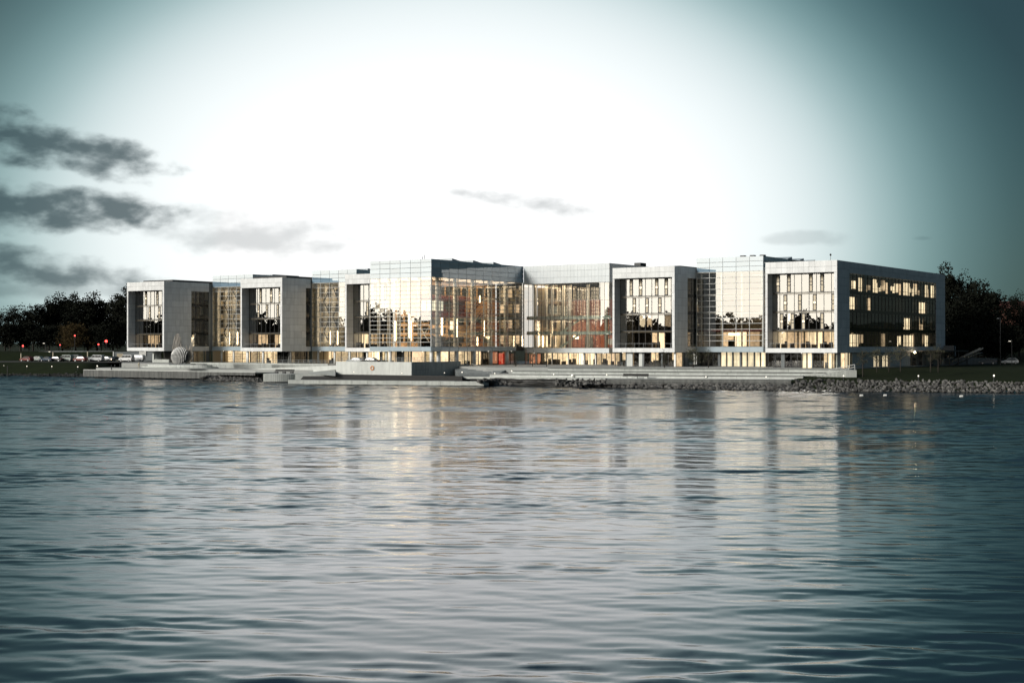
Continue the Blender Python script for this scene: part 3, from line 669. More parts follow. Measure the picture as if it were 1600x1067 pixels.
def link_tower(label, uL, uR, v, ztop, lowlit, K=True, ncol=5):
    wd = uR - uL
    t = uvthing('glass_tower', label, 'building', uR, v, CAPG, 'glazed link towers between the office blocks')
    zs = lerp(8.1, ztop - 3.3, 13) + [ztop - 2.2, ztop - 1.1, ztop]
    curtain(t, 'x', -wd, 0, 0, zs, ncol, -1, 3)
    n2 = 5; curtain(t, 'y', 0, 14, 0, zs, n2, 1, 3)
    box('side_wall', t, -.3, -.1, 14, 30, 8.0, ztop - .05, 'spandrel')
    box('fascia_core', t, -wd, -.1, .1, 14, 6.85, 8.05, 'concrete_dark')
    st = wd / ncol
    for c in range(ncol): box('fascia_panel', t, -wd + c * st + .015, -wd + (c + 1) * st - .015, -.08, 0.1, 6.85, 8.05, 'fascia')
    for c in range(n2): box('fascia_panel', t, -.1, .08, c * 2.8 + .115, (c + 1) * 2.8 - .015, 6.85, 8.05, 'fascia')
    box('roof', t, -wd + .1, -.1, .12, 30, ztop - .4, ztop - .15, 'roofing')
    box('ceiling', t, -wd + .1, -.2, .2, 13.8, ztop - 3.5, ztop - 3.3, 'ceiling')
    box('left_wall', t, -wd - .05, -wd + .1, .15, 30, 3.62, ztop - .05, 'beige' if K else 'grey_room')
    box('back_wall', t, -wd + .1, -.2, 15.0, 15.2, 8.05, ztop - 3.5, 'beige')
    if K:
        for i in range(5): box('pilaster', t, -wd + 1.2 + i * 3.5, -wd + 2.3 + i * 3.5, 14.2, 15.0, 8.05, ztop - 3.5, 'cream_column')
        for k in range(4):
            z = 8.1 + 4.0 * k
            for i in range(4):
                box('inner_window', t, -wd + 2.4 + i * 3.5, -wd + 4.6 + i * 3.5, 14.85, 14.98, z + 1.6, z + 3.5, 'dark_room')
            if k: box('gallery_slab', t, -wd + .2, -.3, 12.6, 14.9, z - .15, z + .1, 'slab')
            stair(t, -wd + (2.4 if k % 2 else 5.4), -wd + (5.4 if k % 2 else 2.4), 11.6, z, z + 4.0)
            stair(t, -wd + (6.0 if k % 2 else 9.0), -wd + (9.0 if k % 2 else 6.0), 11.9, z, z + 4.0)
        for i in range(5): box('pilaster', t, -wd + .1, -wd + .75, 1.0 + i * 3.3, 2.1 + i * 3.3, 8.05, ztop - 3.5, 'cream_column')
        for k in range(4):
            z = 8.1 + 4.0 * k
            for i in range(4): box('inner_window', t, -wd + .1, -wd + .2, 2.3 + i * 3.3, 4.1 + i * 3.3, z + 1.3, z + 3.5, 'dark_room')
            zb = t['_z']
            for q, (ya, yb) in enumerate(((3.0, 5.6), (6.6, 9.0))):
                m = MB(); za, zc_ = (z, z + 4) if (k + q) % 2 else (z + 4, z)
                m.bar((-wd + 1.6, ya, za - zb), (-wd + 1.6, yb, zc_ - zb), .12, .32); m.bar((-wd + 1.6, ya, za - zb + 1), (-wd + 1.6, yb, zc_ - zb + 1), .06, .08); m.build('stair_flight', 'dark_metal', t)
        cols(t, [(-wd + 1.0 + i * 5.2, 1.0) for i in range(4)], .16, 8.05, ztop - 3.5, 'white_paint')
        for i, (f, zz) in enumerate(((.12, 8.6), (.30, 8.6), (.80, 10.2))): box('wall_lamp', t, -wd + wd * f - .18, -wd + wd * f + .18, 5.0, 5.2, zz, zz + (3.6 if i < 2 else 1.3), 'lamp_glow')
        area(t, -wd / 2, 6.0, ztop - 3.7, wd * .8, 8, 1500)
        area(t, -wd / 2, 3.0, 8.4, wd * .8, 2, 500).rotation_euler = (R(180), 0, 0)
    else:
        for k, z in enumerate((8.1, 12.0, 16.0, 20.0)):
            if k: box('floor_slab', t, -wd + .2, -.3, 1.0, 9, z - .5, z, 'burgundy' if k == 1 else 'slab')
        for i in range(5):
            box('lit_wall', t, -wd + .6 + i * 3.2, -wd + 3.4 + i * 3.2, 5.5, 5.6, 8.15, 11.4, 'lit_room' if i in (1, 3) else ('lit_blind' if i in (2,) else 'grey_room'))
        box('plant', t, -10.2, -9.0, 3.5, 4.2, 8.1, 9.6, 'foliage'); 
        cols(t, [(-wd + .8 + i * 5.0, 1.0) for i in range(4)], .2, 8.05, ztop - 3.5, 'white_paint')
        box('lamp', t, -wd + 6.0, -wd + 8.6, 4.2, 4.4, 10.6, 11.1, 'lamp_glow')
        area(t, -wd / 2, 4.5, 11.3, wd * .7, 4, 350)
    return t
ZT = 28.2
v1 = v_at(331, -188.4)
K1 = link_tower('beige lit glass stair tower between the two leftmost office blocks', -188.2, u_at(395, v1), v1, ZT, True)
for nm, x in (('a', 0),):
    ground_glazing(K1, -20, -.5, 3.0, [('lit', 1.4), ('shelf', 1.2), ('shelf', 1.6), ('shelf', 1.6), ('lit', 1.4), ('shelf', 1.6)], zt=6.85)
    cols(K1, [(-13.0, .8), (-8.2, .8), (-3, .8)], .28, 3.62, 6.85); downlights(K1, [(-12, .5), (-9.4, .6), (-6, 2)], 6.8)
    box('roof_plant', K1, -7, -1.2, 9, 20, ZT - .2, ZT + .35, 'solar')
v2 = v_at(486.4, -147.1)
K2 = link_tower('glass stair tower right of the second office block, mirroring the pale sky', -146.9, u_at(557, v2), v2, ZT, True)
ground_glazing(K2, -17, -.5, 3.0, [('lit', 1.4), ('lit', 1.4), ('shelf', 1.6), ('shelf', 1.2), ('lit', 1.4), ('dark', 1)], zt=6.85)
cols(K2, [(-14.0, .8), (-8.2, .8), (-3, .8)], .28, 3.62, 6.85); downlights(K2, [(-13, .4), (-3, .4)], 6.8)
box('roof_plant', K2, -5, -.4, 5, 22, ZT - .2, ZT + .4, 'solar')
v3 = v_at(1088.4, -37.7)
TW = link_tower('tall white mirrored glass tower left of the right-hand office block', -37.7, u_at(1192.5, v3), v3, ZT, True, K=False)
ground_glazing(TW, -16.4, -.1, 1.6, [('dark', 2.2), ('dark', 1.2), ('dark', 1.2), ('wall', .6), ('curtain', 1.5), ('curtain', 1.4), ('wall', .2), ('curtain', 1.7), ('wall', .4), ('curtain', 1.4), ('curtain', 1.6), ('wall', .2), ('curtain', 1.4), ('curtain', 1.4)], zt=6.85)
for i in range(16): box('louvre', TW, .1, .55, .3, 1.6, 8.6 + i * 1.2, 8.68 + i * 1.2, 'alu')
for i in range(3): box('roof_vent', TW, -7 + i * 2.4, -6 + i * 2.4, 3, 4.2, ZT - .2, ZT + .45, 'dark_metal')
for i in range(3): box('skylight', TW, -9, -1, 16 + i * 7, 18.5 + i * 7, ZT - .15, ZT + .5, 'solar', (R(12), 0, 0))

# ------------------------------------------------------------------ the big glass hall
HU, HV = -89.5, -21.0
HW = HU - u_at(578, HV); HL = v_at(818, HU) - HV
HT = 28.3
hall = uvthing('glass_hall', 'tall glass corner hall with white columns and blue panelled top band', 'building', HU, HV, CAPG)
zs = lerp(8.1, 24.1, 16) + [25.2, 26.35, 27.5, HT]
curtain(hall, 'x', -HW, 0, 0, zs, 6, -1, 4)
curtain(hall, 'y', 0, HL, 0, zs, 11, 1, 4)
for c in range(6): box('fascia_panel', hall, -HW + c * HW / 6 + .015, -HW + (c + 1) * HW / 6 - .015, -.1, .1, 7.0, 8.05, 'fascia')
for c in range(10): box('fascia_panel', hall, -.1, .1, c * HL / 11 + .115, (c + 1) * HL / 11 - .015, 7.0, 8.05, 'fascia')
box('fascia_core', hall, -HW, -.12, .12, HL, 7.0, 8.03, 'slab')
box('fascia_panel', hall, -.1, .1, 10 * HL / 11, HL, 7.0, 8.05, 'timber_dark')
box('roof', hall, -HW + .1, -.1, .1, HL, HT - .4, HT - .2, 'roofing')
box('ceiling', hall, -HW + .1, -.2, .2, HL, 24.1, 24.25, 'ceiling')
for i in range(8): box('ceiling_light_strip', hall, -HW + .5, -.5, 1.6 + i * 4.7, 2.1 + i * 4.7, 24.0, 24.08, 'ceiling_strip')
cols(hall, [(-1.0, 3.5 + i * 7.0) for i in range(5)], .42, 8.03, 24.1, 'white_paint')
cols(hall, [(-HW + 1.6 + i * 3.05, 1.2) for i in range(5)], .30, 8.03, 24.1, 'cream_column')
cols(hall, [(-.55, 3.5 + i * 7.0) for i in range(5)], .5, 3.62, 7.0, 'white_paint')
cols(hall, [(-HW + 5.6, .7), (-.6, .8)], .4, 3.62, 7.0, 'white_paint')
# inner building seen through the glass
box('inner_wall', hall, -HW + .5, -8.0, 9.0, 9.3, 8.05, 24.1, 'wood_wall')
box('inner_wall', hall, -8.3, -8.0, 9.3, HL - 1, 8.05, 24.1, 'wood_wall')
for z, h in ((15.0, 1.5), (19.2, 1.1)):
    box('balcony_band', hall, -HW + 8, -6.4, 7.4, 7.6, z, z + h, 'burgundy'); box('balcony_band', hall, -6.6, -6.4, 7.6, 24, z, z + h, 'burgundy')
    box('balcony_floor', hall, -8.2, -6.6, 7.6, 24, z, z + .2, 'slab'); box('balcony_floor', hall, -HW + 8, -8.2, 7.6, 9, z, z + .2, 'slab')
box('burgundy_wall', hall, -7.95, -7.85, 12.2, 24, 16.4, 19.4, 'burgundy')
for i in range(4): box('lit_window', hall, -7.83, -7.8, 9.4 + i * 3.2, 11.7 + i * 3.2, 16.7, 19.0, 'lit_pale' if i < 2 else 'grey_room')
for i in range(3): box('lit_window', hall, -HW + 8.5 + i * 1.9, -HW + 9.9 + i * 1.9, 8.85, 8.9, 16.7, 19.0, 'lit_pale')
for i in range(8): box('dark_window', hall, -7.95, -7.88, 9.6 + i * 3.3, 12.2 + i * 3.3, 20.6, 22.8, 'dark_room')
for k in range(3):
    for i in range(7):
        if not (k == 1 and i in (3, 4)): box('dark_window', hall, -7.95, -7.88, 9.6 + i * 3.7, 12.3 + i * 3.7, 9.0 + k * 2.2, 10.2 + k * 2.2 + (.3 if i % 2 else 0), 'dark_room')
    for i in range(4): box('dark_window', hall, -HW + 1.0 + i * 2.6, -HW + 2.9 + i * 2.6, 8.82, 8.88, 9.2 + k * 2.3, 10.6 + k * 2.3, 'dark_room')
box('screen', hall, -7.80, -7.76, 17.6, 20.4, 12.1, 14.4, 'lit_blind')
for yv, z0, z1 in ((.8, 10.0, 15.6), (13.2, 10.8, 15.2), (19.5, 10.4, 14.8)): box('wall_lamp', hall, -7.2, -6.9, yv, yv + .35, z0, z1, 'lamp_glow')
for xx in (-HW + 1.8, -HW + 6.6): box('wall_lamp', hall, xx, xx + .35, 7.0, 7.2, 9.5, 14.2, 'lamp_glow')
for yv, z0, z1 in ((24.8, 18.9, 20.6), (26.6, 10.6, 14.5), (23.8, 8.3, 10.4)): box('wall_lamp', hall, -4.2, -4.0, yv, yv + .25, z0, z1, 'lamp_glow')
for (x0, x1, z0, z1) in ((-8.0, -4.8, 14.6, 11.2), (-4.9, -2.6, 10.9, 13.6), (-4.9, -2.6, 11.0, 8.4), (-7.8, -5.2, 8.4, 11.2)):
    MB().bar((x0, 3.5, z0 - CAPG), (x1, 3.5, z1 - CAPG), .14).build('brace', 'white_paint', hall)
for k in range(3): box('bridge_slab', hall, -7.8, -.8, 26.5, 28.0, 11.6 + k * 4.0, 11.9 + k * 4.0, 'slab')
for k in range(3): stair(hall, -7.6, -3.8, 25.0, 8.1 + k * 4, 12.1 + k * 4)
box('rear_wall', hall, -8.0, -.3, HL - .4, HL - .2, 8.05, 24.1, 'dark_room')
for k in range(4):
    for i in range(3): box('lit_window', hall, -6.8 + i * 2.2, -5.4 + i * 2.2, HL - .5, HL - .42, 8.8 + k * 3.9, 10.9 + k * 3.9, 'beige' if (i + k) % 2 else 'lit_room')
bush = MB()
for i in range(900):
    c = Vector((rnd.uniform(-6.5, -2.5), rnd.uniform(3, 15), 4.45 + abs(rnd.gauss(0, .9)))); a = Vector((rnd.uniform(-1, 1), rnd.uniform(-1, 1), rnd.uniform(-1, 1))).normalized() * .3
    b = a.orthogonal().normalized() * .16; bush.quad(c - a - b, c + a - b, c + a + b, c - a + b)
bush.build('indoor_planting', 'foliage', hall)['kind'] = 'stuff'
box('handrail', hall, -HW + .4, -.5, .55, .6, 9.15, 9.22, 'dark_metal'); box('handrail', hall, -.6, -.55, .6, HL - 4, 9.15, 9.22, 'dark_metal')
area(hall, -4.2, 18, 23.6, 5, 30, 2100); area(hall, -HW / 2 - 1, 4.4, 23.6, HW * .8, 5, 1500)
area(hall, -4.0, 12, 14.8, 4, 12, 900)
ground_glazing(hall, -HW + .3, -1.0, 4.0, [('lit', 1.6), ('dark', 1.3), ('lit', 1.4), ('wall', .4), ('lit', 1.0), ('shelf', 1.2), ('lit', 1.2), ('shelf', 1.2), ('lit', 1.4), ('lit', 1.2)], zt=7.0)
ground_glazing(hall, 1.0, HL, -2.6, [('lit', 2), ('lit', 2), ('shelf', 1.6), ('lit', 1.8), ('shelf', 1.7), ('shelf', 1.7), ('lit', 1.7), ('shelf', 1.8), ('lit', 1.6), ('dark', 1.6), ('orange', 1.5), ('red', 1.6), ('orange', 1.2)], 'y', zt=7.0)
downlights(hall, [(-3, .6), (-9, .6), (-.9, 34), (-.9, 24)], 6.95)
for i in range(3): box('skylight', hall, -6, -1.5, 10 + i * 8.5, 13.5 + i * 8.5, HT - .2, HT + .4, 'solar', (R(-8), 0, 0))
box('roof_mast', hall, -2.6, -2.5, .8, .9, HT - .2, HT + 1.0, 'dark_metal'); box('roof_mast', hall, -3.3, -3.2, .8, .9, HT - .2, HT + .6, 'dark_metal')

# ------------------------------------------------------------------ auditorium wing
AV = HV + HL - .4; AUR = u_at(952, AV); AUL = HU + .1
aud = uvthing('auditorium_wing', 'auditorium wing with pale ribbed top band and dark red inner wall', 'building', AUR, AV, CAPG)
AW = AUR - AUL; AT = 28.3
for r, (z0, z1) in enumerate(((23.7, 25.2), (25.2, 26.8), (26.8, AT))): panels_x(aud, -AW + .3, 0, -.0, [z0, z1], 1.0, 'ribbed', -1, .1)
panels_y(aud, -.1, 20, 0, [23.7, 25.2, 26.8, AT], 1.4, 'cladding', 1, .1)
box('top_core', aud, -AW + .3, -.02, .02, 20, 23.7, AT - .1, 'cladding_joint')
curtain(aud, 'x', -AW + .3, 0, 0.05, [7.75, 11.3, 15.1, 19.4, 23.7], 19, -1, 0, bar=.06, vm='dark_metal', hm='alu_grey', mw=.035, md=.06)
box('side_glass', aud, -.08, -.04, .3, 12, 7.75, 23.7, 'glass_dark')
panels_x(aud, -AW + 1.2, 0, 0, [6.5, 7.7], 1.0, 'ribbed', -1, .12)
box('fascia_core', aud, -AW + .6, -.1, .02, 12, 6.5, 7.7, 'slab')
for z in (11.3, 15.1):
    box('gallery_slab', aud, -AW + .4, -.3, 1.2, 4.2, z - .3, z, 'slab'); box('gallery_edge', aud, -AW + .4, -.3, 1.1, 1.18, z - .3, z + .55, 'glass_rail')
box('ceiling', aud, -AW + .3, -.1, .2, 11, 23.72, 23.8, 'ceiling')
# tiled drum wall
dr = MB(); pts = [(-AW + 8 + i * 2.0, 7.5 + .05 * (i - 4) ** 2) for i in range(int((AW - 8) / 2) + 1)]
for (xa, ya), (xb, yb) in zip(pts, pts[1:]): dr.quad((xa, ya, 4.2), (xb, yb, 4.2), (xb, yb, 16.2), (xa, ya, 16.2))
for p in pts: pass
dr.build('tiled_wall', 'tile_wall', aud)
tm = MB(); tm.box(-.16, .16, -.03, .03, -.07, .07); tme = tm.mesh('wall_tile', 'lit_room'); tme2 = MB().box(-.16, .16, -.03, .03, -.09, .09).mesh('wall_tile', 'burgundy')
for i in range(220):
    k = rnd.random() * (len(pts) - 1.01); j = int(k); f = k - j; x = pts[j][0] * (1 - f) + pts[j + 1][0] * f; y = pts[j][1] * (1 - f) + pts[j + 1][1] * f
    lev = rnd.choice((0, 1)); zz = (11.6 if lev else 15.2) - CAPG + rnd.gauss(0, .3) if rnd.random() < .6 else rnd.uniform(8, 19) - CAPG
    o = bpy.data.objects.new('wall_tile', tme if rnd.random() < .6 else tme2); o.location = (x, y - .06, zz); o.rotation_euler = (rnd.uniform(-.4, .4), rnd.uniform(-.5, .5), rnd.uniform(-.3, .3)); link(o, aud)
box('inner_wall', aud, -AW + .5, -.4, 11, 11.2, 7.75, 23.7, 'grey_room')
box('inner_wall', aud, -AW + .8, -AW + 7.5, 5.5, 5.7, 7.75, 23.0, 'beige')
for k in range(4): box('dark_window', aud, -AW + 4.0, -AW + 6.6, 5.4, 5.48, 8.6 + k * 3.9, 11 + k * 3.9, 'dark_room')
cols(aud, [(-AW + 2.6 + i * 5.2, 1.6) for i in range(5)], .4, 7.75, 23.7, 'cream_column'); cols(aud, [(-AW + 3.8 + i * 5.2, 5.0) for i in range(2)], .4, 7.75, 23.7, 'cream_column')
MB().bar((-AW + 9.5, 2.4, 7.9 - CAPG), (-AW + 16, 2.4, 11.5 - CAPG), .16, .5).build('stair_flight', 'glass_rail', aud)
MB().bar((-AW + 10, 2.4, 11.6 - CAPG), (-AW + 16, 2.4, 15.2 - CAPG), .16, .5).build('stair_flight', 'glass_rail', aud)
box('doorway', aud, -AW + 14.2, -AW + 16.4, 6.6, 6.9, 7.8, 10.6, 'dark_room'); box('door_lamp', aud, -AW + 15, -AW + 15.6, 6.3, 6.5, 10.0, 10.2, 'lamp_glow')
box('wall_sign', aud, -4.2, -2.6, 6.6, 6.7, 8.6, 10.0, 'alu_grey')
for k in range(5): box('wall_lamp', aud, -AW + 1.6 + k * 1.3, -AW + 1.85 + k * 1.3, 4.4, 4.6, 8.0, 10.8, 'lamp_glow' if k in (1, 3) else 'lit_blind')
box('lamp_globe', aud, -AW + 13.0, -AW + 14.0, 3.0, 4.0, 10.0, 10.8, 'lamp_glow')
area(aud, -AW / 2, 4.0, 23.4, AW * .85, 5, 1100); area(aud, -AW / 2 + 3, 5.0, 14.6, AW * .7, 3, 900); area(aud, -AW / 2 + 3, 5.0, 10.8, AW * .7, 3, 800)
ground_glazing(aud, -AW - .2, -.1, 1.2, [('orange', 1.4), ('orange', 1.4), ('white', .5), ('lit', 1.3), ('lit', 1.3), ('lit', 1.3), ('white', .3), ('lit', 1.3), ('lit', 1.4), ('lit', 1.3), ('white', .3), ('lit', 1.3), ('glow', 1.2), ('lit', 1.3), ('white', .3), ('glow', 1.4), ('lit', 1.3), ('white', .3), ('lit', 1.3), ('lit', 1.3), ('lit', 1.3)], zb=3.62, zt=6.5)
box('roof', aud, -AW + .3, -.1, .1, 22, AT - .4, AT - .12, 'roofing')
box('roof_plant', aud, -3.2, -1.4, 18, 21, AT - .2, AT + 1.0, 'dark_metal')
downlights(aud, [(-AW + 3, .6), (-2, .6)], 6.45)

# entrance canopy, lamp and outside stair at the right-hand block
ent = uvthing('entrance_canopy', 'dark flat entrance canopy on thin posts at the right-hand block', 'canopy', .4, 50, 3.6)
box('canopy_roof', ent, 0, 5.5, 0, 22, 6.85, 7.15, 'dark_metal')
for y in (.5, 7.5, 14.5, 21.5): box('post', ent, 5.1, 5.3, y, y + .2, 3.6, 6.85, 'dark_metal')
el_ = uvthing('entrance_lamp', 'bright warm lamp under the entrance canopy of the right-hand block', 'lamp', .55, 47.5, 6.6)
MB().tube([(0, 0, 0), (0, 0, .15), (0, 0, .3)], [.08, .16, .05], 10).build('lamp_bulb', 'entrance_lamp', el_); MB().box(-.14, -.02, -.1, .1, -.2, .45).build('wall_bracket', 'dark_metal', el_)

# ================================================================== TERRACES AND SHORE
def run(name_part, par, P, Q, top, bot, depth, mn, piece, gap=.015, jz=0.0):
    """blocks along a straight edge P -> Q (world xy), front faces on the edge, bodies behind"""
    P, Q = Vector((P[0], P[1], 0)), Vector((Q[0], Q[1], 0)); d = Q - P; L = d.length; n = max(1, round(L / piece)); st = L / n; a = math.atan2(d.y, d.x)
    for i in range(n):
        o = bpy.data.objects.new(name_part, cube(mn)); c = P + d * ((i + .5) / n); nrm = Vector((-d.y, d.x, 0)) / L
        c += nrm * depth / 2; dz_ = rnd.uniform(-jz, jz)
        o.location = (c.x - par.location.x, c.y - par.location.y, (top + bot) / 2 + dz_ - par.location.z); o.rotation_euler = (0, 0, a); o.scale = (st - gap, depth, top - bot); link(o, par)
def poly_run(name, label, cat, part, pix, z, bot, depth, mn, piece, group=None, jz=0.0, gap=.05):
    P = [gp(x, y, z) for x, y in pix]
    t = thing(name, label, cat, (P[0].x, P[0].y, bot), 0, group)
    for a, b in zip(P, P[1:]):
        run(part, t, a, b, z, bot, depth, mn, piece, gap, jz)
        if name == 'terrace_step':
            nrm = Vector((b.y - a.y, a.x - b.x, 0)).normalized(); run('coping_slab', t, a + nrm * .12, b + nrm * .12, z + .10, z + .02, 1.2, mn, piece * .5, .03); run('shade_strip', t, a + nrm * .05, b + nrm * .05, z - .02, z - .14, .5, 'dark_metal', 9.0)  # dark strip under each coping stands in for the shadow line between tiers
    return t
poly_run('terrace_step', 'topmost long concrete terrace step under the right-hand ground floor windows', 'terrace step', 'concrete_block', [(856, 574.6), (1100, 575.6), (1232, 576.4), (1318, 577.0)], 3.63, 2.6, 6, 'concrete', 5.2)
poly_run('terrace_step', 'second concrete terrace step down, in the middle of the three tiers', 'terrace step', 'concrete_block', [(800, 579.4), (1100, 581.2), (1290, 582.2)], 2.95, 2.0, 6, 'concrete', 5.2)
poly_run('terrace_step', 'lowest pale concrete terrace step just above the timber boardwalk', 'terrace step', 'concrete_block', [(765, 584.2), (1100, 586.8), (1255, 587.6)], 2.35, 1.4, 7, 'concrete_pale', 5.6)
# promenade in front of the tiers
pr = [gp(722, 588.2, 1.72), gp(950, 591.4, 1.72), gp(1236, 592.8, 1.72), gp(1262, 586.5, 2.3), gp(1240, 583, 2.3), gp(800, 580.5, 2.3), gp(722, 584, 1.8)]
flat('promenade', 'concrete', pr, 1.72, 0.5)
bw = poly_run('timber_boardwalk', 'grey vertical boarded dock edge above the riprap at right', 'dock', 'dock_beam', [(948, 592.2), (1236, 593.4)], 1.76, 1.55, 2.4, 'timber_grey', 4.0)
P, Q = gp(948, 592.2, 1.76), gp(1236, 593.4, 1.76); d = (Q - P); n = 250; a_ = math.atan2(d.y, d.x); fm = MB()
nr = Vector((d.y, -d.x, 0)).normalized()
for i in range(n):
    c0 = P + d * (i / n) + nr * (.06 + rnd.uniform(0, .04)); c1 = P + d * ((i + .86) / n) + nr * .08; bz = rnd.uniform(.55, .75)
    fm.quad((c0.x, c0.y, bz), (c1.x, c1.y, bz), (c1.x, c1.y, 1.74), (c0.x, c0.y, 1.74))
o = fm.build('fascia_boards', 'timber_grey', None); o.parent = bw; o.location = -bw.location; o['kind'] = 'stuff'

# broad stepped ramp beside the concrete bastion
rs = thing('stepped_ramp', 'broad dark stone steps rising between the bastion wall and the terraces', 'steps', (*gp(745, 588, 1.75).xy, 1.6))
def wbox(name, par, pts, z0, z1, mn):
    o = fixn(MB().prism([(p[0], p[1]) for p in pts], z0, z1).build(name, mn)); o.parent = par; o.location = -par.location; return o
NS = 12
for i in range(NS):
    f0, f1 = i / NS, (i + 1) / NS; z = 1.75 + 1.85 * f1
    def lp(a, b, f): return a.xy * (1 - f) + b.xy * f
    A0, A1 = gp(718, 588, 1.75), gp(706, 571.2, 3.6); B0, B1 = gp(772, 588, 1.75), gp(800, 573.4, 3.6)
    wbox('stone_step', rs, [lp(A0, A1, f0), lp(B0, B1, f0), lp(B0, B1, f1), lp(A0, A1, f1)], 1.2, z, 'concrete_dark')
hr = thing('handrail', 'thin pale handrail running down the broad stone steps', 'handrail', (*gp(770, 588, 1.8).xy, 1.8))
hb = MB(); p0 = gp(771, 588, 1.8); p1 = gp(738, 574, 3.3)
hb.bar((0, 0, .9), (p1.x - p0.x, p1.y - p0.y, p1.z - p0.z + .9), .07)
for i in range(5):
    f = i / 4; q = (p1 - p0) * f; hb.bar((q.x, q.y, q.z - .1), (q.x, q.y, q.z + .9), .05)
hb.build('rail', 'alu', hr)

# concrete bastion
bc = dp(643, 585, 308); bc.z = 0
bcu = ((bc.x - FX) * CU + (bc.y - FY) * SU); bcv = (-(bc.x - FX) * SU + (bc.y - FY) * CU)
bas = uvthing('concrete_bastion', 'big concrete bastion wall with cast panels standing on the dark timber steps', 'wall', bcu, bcv, 1.7)
bl = u_at(525, bcv) - bcu; bd = v_at(720, bcu) - bcv
npn = 7
for i in range(npn): box('wall_panel', bas, bl + (-bl) * i / npn + .012, bl + (-bl) * (i + 1) / npn - .012, 0, .5, 1.5, 4.72, 'concrete_pale')
for i in range(4): box('wall_panel', bas, -.5, 0, .52 + (bd - .5) * i / 4 + .012, .5 + (bd - .5) * (i + 1) / 4 - .012, 1.5, 4.72, 'concrete')
box('deck', bas, bl + .1, -.3, .3, 22, 1.4, 4.0, 'paving'); box('end_wall', bas, bl - .01, bl + .45, .51, 20, 1.5, 4.7, 'concrete_pale')
for i in range(16): box('railing_post', bas, bl + .3 + (-bl - .4) * i / 15, bl + .35 + (-bl - .4) * i / 15, .2, .25, 4.7, 5.6, 'alu_grey')
for z in (5.1, 5.6): box('railing_bar', bas, bl + .2, -.1, .2, .25, z, z + .05, 'alu_grey')
for i in range(9): box('railing_post', bas, -.25, -.2, .4 + bd * i / 9, .45 + bd * i / 9, 4.7, 5.6, 'alu')
for z in (5.1, 5.6): box('railing_bar', bas, -.25, -.2, .3, bd - 1, z, z + .05, 'alu_grey')
for i in range(8):
    for j in range(1): box('drain_slot', bas, .0, .02, 1.5 + i * .62, 1.9 + i * .62, 3.0, 3.06, 'dark_metal')
# lower dark timber bleachers and quay in front of the bastion
ds_ = thing('timber_steps', 'wide dark timber steps along the water below the concrete bastion', 'steps', (*gp(600, 593, 1.0).xy, .9))
for i in range(5):
    f0, f1 = i / 5, (i + 1.0) / 5
    A0, A1 = gp(470, 592.6, 1.05), gp(478, 583.8, 1.75); B0, B1 = gp(722, 594.2, 1.05), gp(722, 588.0, 1.75)
    wbox('timber_step', ds_, [lp(A0, A1, f0), lp(B0, B1, f0), lp(B0, B1, f1), lp(A0, A1, f1)], .7, 1.05 + .75 * f1, 'timber_dark')
poly_run('quay_edge', 'low weathered concrete quay edge at the water below the dark timber steps', 'quay', 'concrete_block', [(450, 593.6), (600, 594.8), (756, 596.2)], 1.0, .12, 3, 'concrete', 3.4, jz=.02)
cs = thing('round_caisson', 'pale rounded concrete pier head sticking out left of the low quay', 'pier', (*gp(436, 595, .4).xy, 0))
cc = gp(436, 590.5, 1.9); cmb = MB(); ring = []
for i in range(13):
    t = math.pi * i / 12; ring.append((-3.6 * math.cos(t) + 0.2, -2.2 * math.sin(t)))
ring = [(x, y) for x, y in ring] + [(9.0, 1.0), (9.0, 8), (-3.4, 8)]
o = fixn(MB().prism(ring, .25, 2.0).build('pier_body', 'concrete_pale', cs)); o.location.z = 0
for i in range(26):
    t = math.pi * (i + .5) / 26; x, y = -3.66 * math.cos(t) + .2, -2.26 * math.sin(t); MB().bar((x, y, .3), (x, y, 1.98), .16, .05).build('cladding_stave', 'concrete', cs)
for x in (-2.5, -.5, 1.8): MB().tube([(x, -.8, -.5), (x, -.8, .3)], .22, 8).build('pile', 'timber_dark', cs)
box('pier_wing', cs, 3.9, 11, -2.2, 6, .3, 1.95, 'concrete')

# left: plaza edge, walkway, ramp wall, boarded pier
def uvrun(name, label, cat, part, px0, px1, v, top, bot, depth, mn, piece):
    a, b = u_at(px0, v), u_at(px1, v); t = uvthing(name, label, cat, a, v, bot)
    n = max(1, round((b - a) / piece)); st = (b - a) / n
    for i in range(n): box(part, t, i * st + .01, (i + 1) * st - .01, 0, depth, bot, top, mn)
    return t
uvrun('parapet_wall', 'long low concrete parapet edging the plaza behind the sculpture', 'wall', 'concrete_block', 297, 512, -23.0, 3.95, 2.7, .6, 'concrete', 2.6)
pw = [W(u_at(150, -37), -37), W(u_at(420, -33), -33), W(u_at(525, -30), -30), W(u_at(525, -22), -22), W(u_at(300, -22), -22), W(u_at(240, -26), -26), W(u_at(170, -30), -30)]
flat('lower_walkway', 'paving', pw, 2.55, 2.0)
# rounded terrace below the sculpture
rt = uvthing('sculpture_terrace', 'curved stepped concrete terrace carrying the sculpture', 'terrace', u_at(281, -24), -24, 2.5)
def disc(rx, ry, z0, z1, mn, name):
    return fixn(MB().prism([(rx * math.cos(2 * math.pi * i / 40), ry * math.sin(2 * math.pi * i / 40)) for i in range(40)], z0 - 2.5, z1 - 2.5).build(name, mn, rt))
disc(13, 6.0, 2.4, 2.95, 'concrete', 'step_ring'); disc(11, 4.8, 2.9, 3.3, 'concrete_pale', 'step_ring'); disc(9.0, 3.6, 3.25, 3.62, 'paving', 'step_ring')
